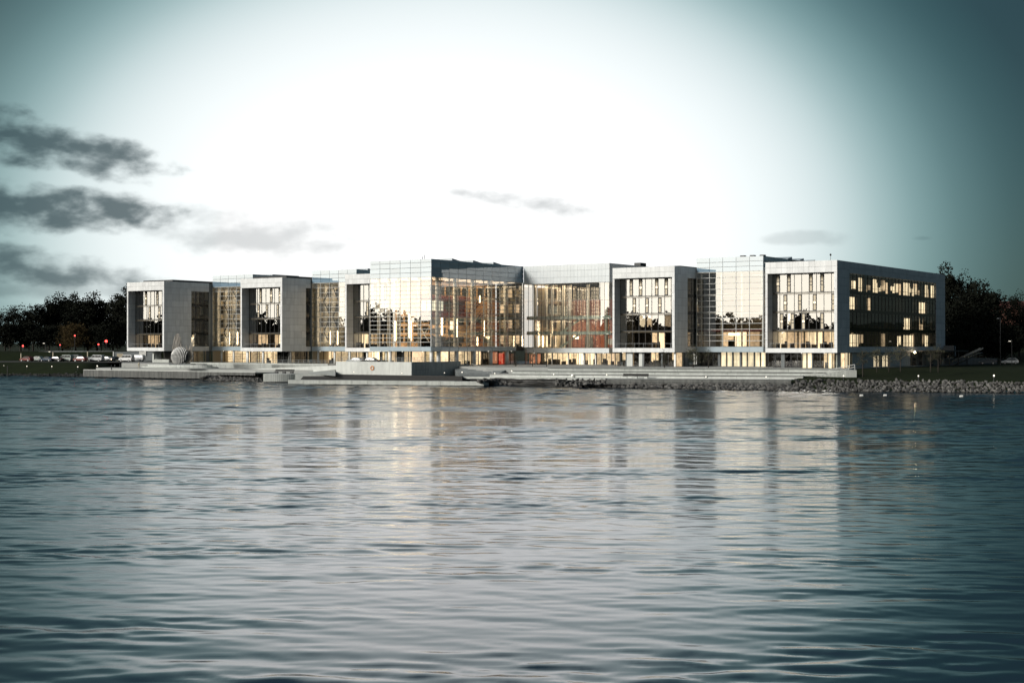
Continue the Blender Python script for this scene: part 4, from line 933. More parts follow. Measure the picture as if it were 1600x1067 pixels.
# ramp wall, wedge rising to the right
rw = uvthing('ramp_wall', 'long pale concrete ramp wall rising towards the bastion', 'wall', u_at(340, -31), -31, 1.8)
Lr = u_at(530, -31) - u_at(340, -31); nrw = 14
for i in range(nrw):
    x0, x1 = Lr * i / nrw, Lr * (i + 1) / nrw - .02; z0_, z1_ = .15 + 1.75 * (i / nrw) ** .8, .15 + 1.75 * ((i + 1) / nrw) ** .8
    m = MB(); m.v = [(x0, 0, -.3), (x1, 0, -.3), (x1, 0, z1_), (x0, 0, z0_), (x0, .5, -.3), (x1, .5, -.3), (x1, .5, z1_), (x0, .5, z0_)]
    m.f = [(0, 1, 2, 3), (5, 4, 7, 6), (3, 2, 6, 7), (0, 3, 7, 4), (1, 5, 6, 2), (0, 4, 5, 1)]; m.build('wall_panel', 'concrete_pale', rw)
slope_l = [gp(478, 583.6, 1.8), gp(524, 587.5, 1.8), gp(524, 569.5, 3.6), gp(512, 569.5, 3.6)]
sm = MB(); sm.quad(*slope_l); sl = sm.build('cobbled_slope', 'concrete', None); tag(sl, 'grey cobbled slope leaning against the left end of the bastion', 'slope')
# boarded pier on piles
PU0, PU1 = u_at(130, -40), u_at(408, -38); pier = uvthing('boarded_pier', 'long grey boarded pier on short piles at the left shore', 'pier', PU0, -40, 0)
PL = PU1 - PU0
box('deck', pier, 0, PL, .1, 8, 1.75, 2.0, 'concrete'); box('under_beam', pier, .3, u_at(320, -40) - PU0, .5, 7, .8, 1.75, 'timber_dark')
nbd = 220; fm = MB()
for i in range(nbd):
    x0, x1 = PL * i / nbd, PL * (i + .84) / nbd; y = rnd.uniform(-.03, .03); fm.box(x0, x1, y, y + .05, rnd.uniform(.28, .38) + 1.0 * sst(u_at(318, -40) - PU0, u_at(345, -40) - PU0, x0), 2.02)
fm.build('fascia_boards', 'timber_grey', pier)['kind'] = 'stuff'
for i in range(16): MB().tube([(1 + PL * i / 17, .7, -.6), (1 + PL * i / 17, .7, .9)], .18, 8).build('pile', 'timber_dark', pier)
box('kerb', pier, 0, PL, .1, .4, 2.0, 2.14, 'concrete_pale')
# railing along the walkway
rl = uvthing('walkway_railing', 'low steel railing along the walkway behind the boarded pier', 'railing', u_at(275, -31.5), -31.5, 2.55)
RL_ = u_at(352, -31.5) - u_at(275, -31.5)
for i in range(12): box('post', rl, RL_ * i / 11, RL_ * i / 11 + .06, 0, .06, 2.55, 3.55, 'alu_grey')
for z in (2.95, 3.5): box('rail', rl, 0, RL_, 0, .06, z, z + .06, 'alu_grey')
rl2 = uvthing('ramp_railing', 'thin steel railing on top of the plaza parapet beside the ramp', 'railing', u_at(400, -23), -22.8, 3.9)
RL_ = u_at(525, -23) - u_at(400, -23)
for i in range(16): box('post', rl2, RL_ * i / 15, RL_ * i / 15 + .05, 0, .05, 3.9, 4.75, 'alu_grey')
for z in (4.3, 4.72): box('rail', rl2, 0, RL_, 0, .05, z, z + .05, 'alu_grey')
# stairs at the right end of the tiers
st = thing('garden_stair', 'concrete stair with steel handrails between terraces and lawn', 'stairs', (*gp(1262, 592, 1.75).xy, 1.7))
p0, p1 = gp(1258, 591.6, 1.75), gp(1326, 577.5, 3.6)
for i in range(11):
    f = i / 11; q = p0.lerp(p1, f); MB().box(q.x - st.location.x, q.x - st.location.x + 2.2, q.y - st.location.y - .6, q.y - st.location.y + 4, -.5, 1.85 * (i + 1) / 11).build('tread', 'concrete', st)
rb = MB()
for off in (-.5, 1.6):
    prev = None
    for i in range(8):
        q = p0.lerp(p1, i / 7) - st.location; a = Vector((q.x + 1.2 + off * .2, q.y + off, q.z)); rb.bar(a, a + Vector((0, 0, 1.0)), .06)
        if prev: rb.bar(prev + Vector((0, 0, 1.0)), a + Vector((0, 0, 1.0)), .07); rb.bar(prev + Vector((0, 0, .5)), a + Vector((0, 0, .5)), .05)
        prev = a
rb.build('handrail', 'alu', st)

# benches
def bench(label, px, py, z, ln, rot, mn_leg='concrete_pale'):
    p = gp(px, py, z); t = thing('bench', label, 'bench', (p.x, p.y, z), rot, 'benches on the waterfront')
    m = MB()
    for i in range(4): m.box(-ln / 2, ln / 2, -.3 + i * .16, -.18 + i * .16, .42, .5)
    m.build('seat', 'timber_dark', t)
    for x in (-ln / 2 + .5, 0, ln / 2 - .5): MB().box(x - .35, x + .35, -.25, .25, 0, .42).build('leg', mn_leg, t)
    MB().box(-ln / 2, ln / 2, .32, .38, .55, .95).build('backrest', 'timber_dark', t)
    return t
bench('dark timber bench on white blocks on the right promenade', 993, 591.2, 1.73, 5.2, -.3)
bench('dark bench on the rounded pier head left of the bastion', 444, 583.6, 1.98, 5.0, -.4, 'dark_metal')
ib = thing('information_board', 'blue grey slanted board at the right end of the terraces', 'board', (*gp(1234, 591.0, 1.73).xy, 1.73), -.35)
MB().box(-2.0, 2.0, -.1, .15, .1, 1.0).build('panel', 'alu_grey', ib); MB().box(-2.3, -2.0, -.15, .2, 0, 1.05).build('end_post', 'dark_metal', ib)

# ------------------------------------------------------------------ rocks
def rock_mesh(seed, mn='rock'):
    r2 = random.Random(seed); bm = bmesh.new()
    sx, sy, sz = r2.uniform(.75, 1.25), r2.uniform(.7, 1.1), r2.uniform(.5, .85)
    for i in range(17):
        v = Vector((r2.gauss(0, 1), r2.gauss(0, 1), r2.gauss(0, 1))).normalized() * r2.uniform(.82, 1.05); bm.verts.new((v.x * sx, v.y * sy, v.z * sz))
    res = bmesh.ops.convex_hull(bm, input=bm.verts); bmesh.ops.delete(bm, geom=[g for g in res['geom_interior'] if isinstance(g, bmesh.types.BMVert)], context='VERTS')
    me = bpy.data.meshes.new('stone'); bm.to_mesh(me); bm.free(); me.materials.append(MATS[mn]); return me
RM = [rock_mesh(i) for i in range(9)]; RMD = [rock_mesh(i, 'rock_dark') for i in range(9)]
def riprap(label, spots, nind, name='rock_revetment', mn='rock'):
    """spots: list of (x, y, z, r); nearest nind become parts, the rest one stuff part"""
    c = spots[0]; t = thing(name, label, 'rocks', (c[0], c[1], 0))
    spots = sorted(spots, key=lambda s: -s[3] / s[1]); bmv = MB()
    for i, (x, y, z, r) in enumerate(spots):
        me = rnd.choice(RMD if mn == 'rock_dark' else RM); rot = (rnd.uniform(0, 6.3), rnd.uniform(-.6, .6), rnd.uniform(0, 6.3))
        if i < nind:
            o = bpy.data.objects.new('stone', me); o.location = (x - c[0], y - c[1], z); o.rotation_euler = rot; o.scale = (r, r, r); link(o, t)
        else:
            M_ = Matrix.Translation((x - c[0], y - c[1], z)) @ Matrix.Rotation(rot[2], 4, 'Z') @ Matrix.Rotation(rot[0], 4, 'X') @ Matrix.Scale(r, 4)
            n = len(bmv.v); bmv.v += [tuple(M_ @ v.co) for v in me.vertices]; bmv.f += [tuple(n + k for k in p.vertices) for p in me.polygons]
    if bmv.v: bmv.build('stones', mn, t)['kind'] = 'stuff'
    return t
def slope_spots(p_top, p_bot, zt, zb, step, r0, r1):
    """p_top/p_bot: lists of world xy (same length)"""
    out = []
    for (a, b), (c, d) in zip(zip(p_top, p_top[1:]), zip(p_bot, p_bot[1:])):
        L = (b - a).length; W_ = ((c - a).length + (d - b).length) / 2; n = int(L / step); m = max(2, int(W_ / (step * .8)))
        for i in range(n):
            for j in range(m):
                f = (i + rnd.random()) / n; g = (j + rnd.random() * .9) / m
                p = a.lerp(b, f).lerp(c.lerp(d, f), g); r = rnd.uniform(r0, r1) * (1.5 if rnd.random() < .06 else 1)
                out.append((p.x, p.y, zt + (zb - zt) * g + rnd.uniform(-.05, .2), r))
    return out
def line(pix, z): return [gp(x, y, z).xy for x, y in pix]
tp = line([(1240, 594.8), (1300, 594.8), (1420, 595.2), (1500, 595.8), (1620, 596.6)], 1.9); bt = line([(1240, 612.2), (1300, 612.8), (1420, 613.4), (1500, 614), (1620, 614.6)], 0)
riprap('grey riprap bank of boulders below the lawn at right', slope_spots(tp, bt, 1.8, -.1, .60, .24, .46), 300)
tp = line([(905, 599.2), (960, 598.5), (1100, 598.8), (1246, 598.4)], .95); bt = line([(905, 605.6), (960, 606.6), (1100, 609.2), (1246, 612.0)], 0)
riprap('grey riprap boulders below the boarded dock edge', slope_spots(tp, bt, .85, -.1, .78, .32, .60), 300)
tp = line([(862, 592.5), (905, 592.6), (955, 593.4)], 1.5); bt = line([(872, 604.6), (905, 605.4), (955, 606.4)], 0)
riprap('small heap of pale boulders left of the boarded dock edge', slope_spots(tp, bt, 1.4, 0, .8, .3, .55), 200)
tp = line([(748, 594.5), (780, 592.5), (806, 592.5)], 1.3); bt = line([(742, 602), (780, 603), (806, 603.2)], 0)
riprap('jagged pale stones at the right end of the low quay', slope_spots(tp, bt, 1.2, 0, .7, .25, .5), 160)
tp = line([(318, 588.8), (345, 587.4), (408, 587.4)], .95); bt = line([(318, 594.6), (345, 596.2), (408, 597.4)], 0)
riprap('dark wet stones piled between boarded pier and rounded pier head', slope_spots(tp, bt, .9, -.05, .75, .3, .5), 220)
tp = line([(-30, 576.8), (60, 577.4), (135, 578.4)], 1.35); bt = line([(-30, 586.6), (60, 588.2), (135, 589.4)], 0)
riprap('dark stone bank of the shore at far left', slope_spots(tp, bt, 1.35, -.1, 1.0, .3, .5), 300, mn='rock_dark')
# flat slabs at the water
sb = thing('stone_slabs', 'flat pale stone slabs sloping into the water below the middle terrace', 'stone slabs', (*gp(850, 600, .5).xy, 0))
S1 = line([(775, 591.2), (960, 593.6)], 1.45); S2 = line([(775, 602), (960, 605.8)], .05)
for i in range(70):
    f, g = rnd.random() * .62, rnd.uniform(.05, .95); p = S1[0].lerp(S1[1], f).lerp(S2[0].lerp(S2[1], f), g); z = 1.33 * (1 - g) + .06 + rnd.uniform(0, .12)
    o = bpy.data.objects.new('slab', RM[i % 9]); o.location = (p.x - sb.location.x, p.y - sb.location.y, z); o.scale = (rnd.uniform(1.2, 3.2), rnd.uniform(.5, 1.1), rnd.uniform(.14, .28))
    o.rotation_euler = (rnd.uniform(.0, .12), rnd.uniform(-.05, .05), rnd.uniform(-.6, -.2)); link(o, sb)
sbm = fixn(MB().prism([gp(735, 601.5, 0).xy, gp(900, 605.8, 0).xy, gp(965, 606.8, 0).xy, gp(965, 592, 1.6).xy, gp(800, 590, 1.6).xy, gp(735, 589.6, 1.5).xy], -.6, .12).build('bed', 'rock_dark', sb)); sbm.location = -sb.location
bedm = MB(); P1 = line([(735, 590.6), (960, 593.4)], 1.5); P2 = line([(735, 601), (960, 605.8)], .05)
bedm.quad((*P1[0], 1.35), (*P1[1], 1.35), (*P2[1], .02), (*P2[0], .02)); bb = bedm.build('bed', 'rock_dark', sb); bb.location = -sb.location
# dark bed under the other stones
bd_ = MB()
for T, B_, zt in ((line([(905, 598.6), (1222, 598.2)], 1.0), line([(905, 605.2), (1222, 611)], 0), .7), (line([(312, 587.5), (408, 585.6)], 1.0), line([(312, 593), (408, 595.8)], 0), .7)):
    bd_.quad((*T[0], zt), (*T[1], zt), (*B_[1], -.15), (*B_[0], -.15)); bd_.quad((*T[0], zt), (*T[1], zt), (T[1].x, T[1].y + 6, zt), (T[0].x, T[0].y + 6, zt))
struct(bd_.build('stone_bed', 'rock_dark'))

# ================================================================== SCULPTURE
sp = gp(281, 570.3, 3.55); sc = thing('sculpture', 'white striped shell sculpture with tall wing-like fans of thin bars on the plaza', 'sculpture', (sp.x, sp.y, 3.6), -.25)
# bowl of curved slats facing the water
R0 = 2.15
for i in range(11):
    f = (i + .5) / 11 * 2 - 1; xx = f * R0 * .97; half = math.sqrt(max(0, 1 - (f * .97) ** 2)) * 2.15; pts = []
    for k in range(11):
        g = -1 + 2 * k / 10; zz = 2.2 + g * half; lean = .38 * g * half * (.3 + .5 * (f + 1) / 2)
        pts.append((xx + lean * .8, -1.35 * math.sqrt(max(0, 1 - f * f * .9)) * math.sqrt(max(0.02, 1 - g * g * .85)), zz))
    m = MB()
    for a, b in zip(pts, pts[1:]): m.bar(a, b, .19, .10)
    m.build('shell_slat', 'sculpture_white', sc)
fixn(MB().tube([(.1, -.25, 2.2), (.1, .0, 2.2), (.1, .25, 2.2)], [1.7, 2.0, 1.6], 24).build('shell_core', 'dark_metal', sc))
def fan(name, n, cx0, cx1, top, lean, mn, y):
    for i in range(n):
        f = i / (n - 1); x0 = cx0 + (cx1 - cx0) * f * .7; h = top(f); m = MB(); prev = None
        for k in range(6):
            g = k / 5; p = Vector((x0 + lean(f) * g + rnd.uniform(-.05, .05), y + .9 * g * g + rnd.uniform(-.15, .15), .3 + h * g))
            if prev: m.bar(prev, p, .10)
            prev = p
            if k and k < 5: m.bar(p, p + Vector((rnd.uniform(.2, .5), rnd.uniform(-.1, .1), rnd.uniform(-.5, -.2))), .05)
        m.build(name, mn, sc)
fan('left_wing_bar', 16, -2.3, 1.2, lambda f: 7.4 * math.sqrt(max(.05, 1 - (2 * f - .75) ** 2 * .62)), lambda f: -.1 + .2 * f, 'sculpture_steel', .6)
fan('right_wing_bar', 9, 1.6, 3.0, lambda f: 3.2 + 4.1 * f, lambda f: .9 * f, 'sculpture_steel', .4)
fan('middle_bar', 5, .9, 2.2, lambda f: 4.5 - 2.5 * f, lambda f: .1, 'sculpture_steel', .8)
box('plinth', sc, -2.6, 3.4, -.6, 1.8, 0.0, .28, 'concrete_dark')

# ================================================================== VEHICLES
def car(kind, paint, label, loc, rot, lights=False):
    t = thing('van' if kind == 'van' else 'parked_car', label, 'van' if kind == 'van' else 'car', loc, rot, 'parked vehicles')
    if kind == 'van':
        prof = [(-2.3, .35), (2.3, .35), (2.35, .8), (2.25, 1.0), (1.55, 1.15), (1.0, 1.85), (.7, 1.95), (-2.15, 1.95), (-2.35, 1.5)]
        win = [(1.42, 1.18), (.98, 1.78), (.1, 1.8), (.1, 1.18)], [(0, 1.18), (0, 1.8), (-1.0, 1.8), (-1.0, 1.18)], [(-1.1, 1.18), (-1.1, 1.8), (-2.0, 1.78), (-2.15, 1.18)]
    elif kind == 'hatch':
        prof = [(-1.95, .32), (2.0, .32), (2.05, .6), (1.9, .82), (1.05, .95), (.45, 1.42), (-.2, 1.5), (-1.35, 1.46), (-1.9, 1.0), (-2.0, .7)]
        win = [(.95, .98), (.42, 1.36), (-.35, 1.42), (-.35, .98)], [(-.42, .98), (-.42, 1.42), (-1.3, 1.38), (-1.7, 1.0)]
    else:
        prof = [(-2.2, .32), (2.2, .32), (2.25, .6), (2.1, .78), (1.05, .92), (.4, 1.38), (-.3, 1.44), (-1.1, 1.38), (-1.75, 1.0), (-2.2, .95), (-2.28, .6)]
        win = [(.95, .95), (.38, 1.31), (-.3, 1.37), (-.3, .95)], [(-.37, .95), (-.37, 1.37), (-1.05, 1.31), (-1.55, 1.0)]
    hw = .86; zt = max(p[1] for p in prof); m = MB(); n = len(prof)
    def hwz(z): return hw - max(0, (z - .9)) * .22
    m.v = [(x, -hwz(z), z) for x, z in prof] + [(x, hwz(z), z) for x, z in prof]
    m.f = [tuple(range(n)), tuple(n + i for i in reversed(range(n)))] + [(i, n + i, n + (i + 1) % n, (i + 1) % n) for i in range(n)]
    b = fixn(m.build('body', paint, t)); bv = b.modifiers.new('bevel', 'BEVEL'); bv.width = .05; bv.segments = 2
    for wn in win:
        for s in (-1, 1):
            g = MB(); g.v = [(x, s * (hwz(z) + .006), z) for x, z in wn] + [(x, s * (hwz(z) - .03), z) for x, z in wn]; g.f = [(0, 1, 2, 3), (7, 6, 5, 4)] + [(i, 4 + i, 4 + (i + 1) % 4, (i + 1) % 4) for i in range(4)]
            fixn(g.build('window', 'car_glass', t))
    # windscreen and rear screen
    tops = sorted(prof, key=lambda p: -p[1])
    fr = [(p, q) for p, q in zip(prof, prof[1:]) if p[0] > q[0] and q[1] - p[1] > .3]
    for p, q in fr:
        ex = .012; y0, y1 = hwz(p[1]) - .1, hwz(q[1]) - .08
        g = MB(); g.quad((p[0] - .05 + ex, -y0, p[1] + .06), (p[0] - .05 + ex, y0, p[1] + .06), (q[0] + .05 + ex, y1, q[1] - .02), (q[0] + .05 + ex, -y1, q[1] - .02)); g.build('windscreen', 'car_glass', t)
    wx = 1.42 if kind != 'hatch' else 1.25
    for x in (-wx, wx):
        for s in (-1, 1):
            ty = MB().tube([(x, s * (hw - .2), .33), (x, s * (hw + .02), .33)], .33, 14).build('wheel', 'tyre', t); MB().tube([(x, s * (hw + .02), .33), (x, s * (hw + .035), .33)], .2, 10).build('rim', 'rim', ty)
    fx = max(p[0] for p in prof); bx_ = min(p[0] for p in prof)
    for s in (-.6, .6):
        MB().box(fx - .12, fx + .01, s - .18, s + .18, .58, .74).build('headlight', 'headlamp_on' if lights else 'car_lamp', t)
        MB().box(bx_ - .01, bx_ + .1, s - .12, s + .18, .72, .92).build('tail_light', 'tail_lamp', t)
    return t
def hg(x, y): return hgt(x, y)
for (px, kind, paint, lab, rot, D) in [
        (42, 'hatch', 'paint_red', 'dark red hatchback parked at the left end of the row', 2.7, 412), (58, 'hatch', 'paint_green', 'pale green hatchback parked beside the dark red one', 2.8, 416),
        (74, 'sedan', 'paint_blue', 'dark blue saloon parked left of the black saloon', 2.7, 412), (87, 'sedan', 'paint_black', 'black saloon parked left of the pale van', 2.9, 412),
        (103, 'van', 'paint_green', 'pale green grey van in the middle of the parked row', 2.75, 414), (117, 'van', 'paint_grey', 'dark grey van parked just right of the pale van', 2.6, 419),
        (126, 'hatch', 'paint_red', 'reddish hatchback right of the dark grey van', 2.8, 410), (137, 'sedan', 'paint_grey', 'grey saloon parked right of the reddish hatchback', 2.7, 414),
        (151, 'van', 'paint_silver', 'silver people carrier near the right end of the parked row', 2.75, 412), (165, 'sedan', 'paint_white', 'pale saloon at the right end of the parked row', 2.9, 416),
        (198, 'van', 'paint_white', 'white van parked left beside the left end office block', 2.7, 409), (214, 'van', 'paint_silver', 'silver white van parked under the left end office block', 2.9, 413)]:
    X = (px - 800) / FPX * D; car(kind, paint, lab, (X, D, 3.67), rot)
X = (178 - 800) / FPX * 417; car('sedan', 'paint_grey', 'car with both headlights on driving towards the water', (X, 417, 3.67), -1.9, True)
p = dp(556, 560, 333); car('sedan', 'paint_silver', 'silver saloon parked on the raised deck behind the bastion', (p.x, 333, 4.02), 2.7)
p = dp(578, 560, 331); car('sedan', 'paint_black', 'black saloon parked on the raised deck behind the bastion', (p.x, 331, 4.02), 2.8)
for px, lab, pt in ((1578, 'pale car parked on the dark slope at far right', 'paint_silver'), (1543, 'dark car parked left of the pale one at far right', 'paint_grey')):
    D = 352; X = (px - 800) / FPX * D; car('hatch', pt, lab, (X, D, hg(X, D) + .02), 2.9)

# ================================================================== TREES
def tree_mesh(seed, H, rw, trunk_h, nleaf, leaf, lumps=16, col=False, dens=.55):
    r2 = random.Random(seed); tb = MB(); cb = MB(); tips = []
    lean = Vector((r2.uniform(-.04, .04), r2.uniform(-.04, .04), 0)) * H
    r0 = H * .016 + .03
    tb.tube([(0, 0, -.3), lean * .3 + Vector((0, 0, trunk_h)), lean + Vector((0, 0, H * .8))], [r0, r0 * .75, r0 * .2], 7)
    for i in range(lumps):
        z0 = trunk_h * .8 + (H * .75 - trunk_h * .8) * (i / lumps); a = i * 2.4 + r2.uniform(-.4, .4)
        f = (z0 - trunk_h * .8) / (H - trunk_h * .8); reach = rw * (1.0 - .62 * f ** 1.6) * r2.uniform(.55, 1.0)
        s = lean * (z0 / H) + Vector((0, 0, z0)); e = s + Vector((math.cos(a) * reach, math.sin(a) * reach, reach * r2.uniform(.35, .8)))
        mid = s.lerp(e, .5) + Vector((0, 0, -.06 * reach)); rr = r0 * .42 * (1 - .6 * f)
        tb.tube([s, mid, e], [rr, rr * .7, rr * .25], 5); tips.append((e, reach)); tips.append((mid.lerp(e, .4), reach * .8))
        for q in range(2):
            e2 = mid + Vector((r2.uniform(-1, 1), r2.uniform(-1, 1), r2.uniform(.2, 1))) * reach * .45; tb.tube([mid, e2], [rr * .4, rr * .12], 4); tips.append((e2, reach * .6))
    tips.append((lean + Vector((0, 0, H * .9)), rw * .6)); tips.append((lean + Vector((0, 0, H * .8)), rw * .7))
    for i in range(nleaf):
        c, rr = r2.choice(tips); rad = max(.35, rr * dens) * r2.uniform(.2, 1.0) ** .6
        d = Vector((r2.gauss(0, 1), r2.gauss(0, 1), r2.gauss(0, .75))).normalized() * rad; p = c + d
        if p.z < trunk_h * .6: continue
        a = Vector((r2.uniform(-1, 1), r2.uniform(-1, 1), r2.uniform(-1, 1))).normalized(); b = a.orthogonal().normalized(); s = leaf * r2.uniform(.6, 1.3)
        cb.quad(p - a * s * .5, p + b * s * .3, p + a * s * .5, p - b * s * .3)
    return tb, cb
TREES = {}
def proto(key, seed, H, rw, th, nl, leaf, lm='foliage', lumps=16, dens=.55):
    a, b = tree_mesh(seed, H, rw, th, nl, leaf, lumps, dens=dens); TREES[key] = (a.mesh('trunk', 'bark', True), b.mesh('crown', lm))
proto('big1', 1, 19, 6.5, 3.5, 9000, .62); proto('big2', 2, 17, 6.0, 3.0, 8500, .62); proto('big3', 3, 21, 6.0, 4.0, 8000, .6, dens=.5)
proto('open1', 4, 15, 6.0, 3.0, 4200, .55, dens=.5); proto('low', 5, 9, 5.5, 1.2, 6000, .6); proto('dense', 6, 22, 8.5, 2.0, 15000, .75, dens=.65, lumps=22)
proto('poplar', 7, 24, 5.0, 3.0, 9000, .6, lumps=24, dens=.6); proto('birch', 8, 20, 6.0, 3.0, 6500, .5, dens=.6, lumps=20)
proto('rust', 9, 8, 4.5, 1.2, 4500, .55, 'foliage_autumn')
proto('young1', 11, 5.6, 1.7, 2.0, 420, .20, 'young_leaf', 11, .5); proto('young2', 12, 5.0, 1.5, 1.9, 330, .20, 'young_leaf', 10, .5); proto('young3', 13, 5.8, 1.9, 2.1, 560, .22, 'young_leaf', 12, .5)
def tree(key, label, x, y, z, s=1.0, rot=0.0, name='tree', cat='tree', group=None):
    t = thing(name, label, cat, (x, y, z), rot, group); t.scale = (s, s, s); a, b = TREES[key]
    link(bpy.data.objects.new('trunk', a), t); link(bpy.data.objects.new('crown', b), t); return t
LG = 'dark trees behind the parked cars'
for key, px, D, s, lab in [('open1', 8, 470, .95, 'thin open-crowned tree at the left edge of the photo'), ('open1', 32, 478, 1.05, 'airy tree second from the left edge'),
        ('open1', 52, 468, 1.0, 'loose-crowned tree left of the first tall dark tree'), ('big1', 76, 472, .93, 'tall dark tree with a blunt top behind the left cars'),
        ('big2', 98, 482, 1.12, 'dark leafy tree behind the pale green van'), ('big3', 118, 474, .92, 'dark tree with gaps of sky in its crown left of centre of the row'),
        ('big2', 137, 468, 1.08, 'broad dark tree behind the silver people carrier'), ('big3', 152, 480, .95, 'tallest dark tree of the left row, with bright gaps'),
        ('big1', 176, 470, .95, 'rounded dark tree left of the leftmost office block'), ('big3', 199, 458, 1.0, 'dark tree partly hidden by the leftmost office block')]:
    X = (px - 800) / FPX * D; tree(key, lab, X, D, hg(X, D) - .2, s * 1.07, px * 1.7, group=LG)
for key, px, D, s, lab in [('low', 15, 455, 1.0, 'low dark bush mass at the left edge below the trees'), ('low', 45, 458, 1.05, 'low dark bush behind the dark red hatchback'), ('low', 72, 455, .9, 'low dark bush behind the dark blue saloon'),
        ('rust', 112, 452, 1.15, 'rust tinted bush behind the parked vans'), ('low', 92, 458, 1.0, 'low dark bush left of the rust tinted one'), ('rust', 132, 454, .95, 'small rust tinted bush behind the reddish hatchback'),
        ('low', 158, 456, 1.0, 'low dark bush near the red signal lamps'), ('low', 184, 455, 1.05, 'low dark bush left of the leftmost office block')]:
    X = (px - 800) / FPX * D; tree(key, lab, X, D, hg(X, D) - .3, s, px * 2.1, 'bush', 'bush', 'bushes under the left trees')
RG = 'dark trees right of the office block'
for key, px, D, s, lab in [('poplar', 1483, 395, 1.22, 'tall dark tree rising just beyond the right-hand office block'), ('birch', 1502, 402, 1.3, 'narrow dark tree right of the tallest one'),
        ('dense', 1527, 372, 1.0, 'broad dark dome-shaped tree right of the office block'), ('big2', 1510, 384, .72, 'dark round tree filling the gap beside the dome-shaped one'), ('low', 1550, 380, 1.1, 'dark bush below the red roof'),
        ('birch', 1592, 385, .95, 'drooping dark tree at the right edge of the photo'), ('low', 1500, 366, .95, 'dark low bush behind the outside stair'),
        ('low', 1572, 372, 1.1, 'dark low bush at the right edge below the house'), ('dense', 1632, 400, .7, 'big dark tree cut off by the right edge'), ('big1', 1492, 410, .95, 'dark tree half hidden by the right-hand block')]:
    X = (px - 800) / FPX * D; tree(key, lab, X, D, hg(X, D) - .3, s, px * 1.3, group=RG)
for i, (key, px, py, z, s, lab) in enumerate([('young3', 458, 566.5, 3.6, .95, 'young sparse tree in front of the second office block wall'), ('young2', 483, 566.5, 3.6, 1.05, 'young sparse tree at the joint right of the second office block'),
        ('young1', 806, 581.5, 2.3, .88, 'bare young tree in front of the red lit entrance'), ('young2', 832, 576.5, 3.0, .9, 'bare young tree in front of the auditorium fascia, left one'), ('young2', 854, 578, 2.9, .92, 'bare young tree in front of the auditorium fascia, right one'),
        ('young1', 1038, 585, 2.35, 1.05, 'young tree before the white jamb of the dark-storeyed block'), ('young3', 1083, 580.2, 2.95, 1.0, 'young tree at the dark joint left of the mirrored tower'),
        ('young2', 1107, 580.4, 2.95, 1.08, 'young tree in front of the mirrored glass tower base'), ('young1', 1348, 586, 2.6, 1.05, 'young tree on the lawn with a pale trunk, nearest the water'),
        ('young3', 1370, 579, 3.3, .9, 'young tree by the paired lit windows, left'), ('young2', 1389, 578.5, 3.4, 1.0, 'young tree right of the paired lit windows'), ('young3', 1407, 578, 3.5, .95, 'young tree in the glow of the entrance lamp'),
        ('young1', 1454, 578.5, 3.5, .95, 'young tree before the dark canopy'), ('young2', 1466, 578.4, 3.5, 1.1, 'young tree beside the outside stair')]):
    p = gp(px, py, z); tree(key, lab, p.x, p.y, z - .05, s, i * 1.9, 'young_tree', 'young tree', 'young trees along the waterfront')

# far bank left of the view, whose trees the glass fronts mirror
fb = MB(); fb.v = []; 
fbn = MB().prism([(-2000, -500), (-388, -500), (-384, 0), (-384, 250), (-392, 415), (-2000, 440)], -1, 1.2); struct(fixn(fbn.build('far_bank', 'grass')))
wm = MB(); r2 = random.Random(5)
Y = -330
while Y < 404:
    if Y < 350 or True:
        H = r2.uniform(19, 26) + 4.0 * mnoise.noise((Y * .02, 3, 0)); X0 = -400 - r2.uniform(0, 25); rad = r2.uniform(5, 9)
        if r2.random() < .07: H += 6; rad *= .6
        for k in range(420):
            d = Vector((r2.gauss(0, 1), r2.gauss(0, 1), r2.gauss(0, 1))).normalized() * r2.uniform(.3, 1) ** .5
            p = Vector((X0 + d.x * rad, Y + d.y * rad, 1.2 + H * .52 + d.z * H * .5)); a = Vector((r2.uniform(-1, 1), r2.uniform(-1, 1), r2.uniform(-1, 1))).normalized() * 1.1; b = a.orthogonal() * .7
            wm.quad(p - a, p + b, p + a, p - b)
        for k in range(90):
            d = Vector((r2.gauss(0, 1), r2.gauss(0, 1), r2.gauss(0, 1))).normalized() * r2.uniform(0, .75)
            p = Vector((X0 - 4 + d.x * rad, Y + d.y * rad, 1.2 + H * .44 + d.z * H * .42)); a = Vector((r2.uniform(-.4, .4), r2.uniform(-1, 1), r2.uniform(-1, 1))).normalized() * 3.0; b = a.cross(Vector((1, 0, 0))).normalized() * 2.4
            wm.quad(p - a, p + b, p + a, p - b)
    Y += r2.uniform(3.5, 7.5)
struct(wm.build('wooded_bank', 'foliage'), 'stuff')['label'] = 'dark wooded far shore mirrored in the glass fronts'

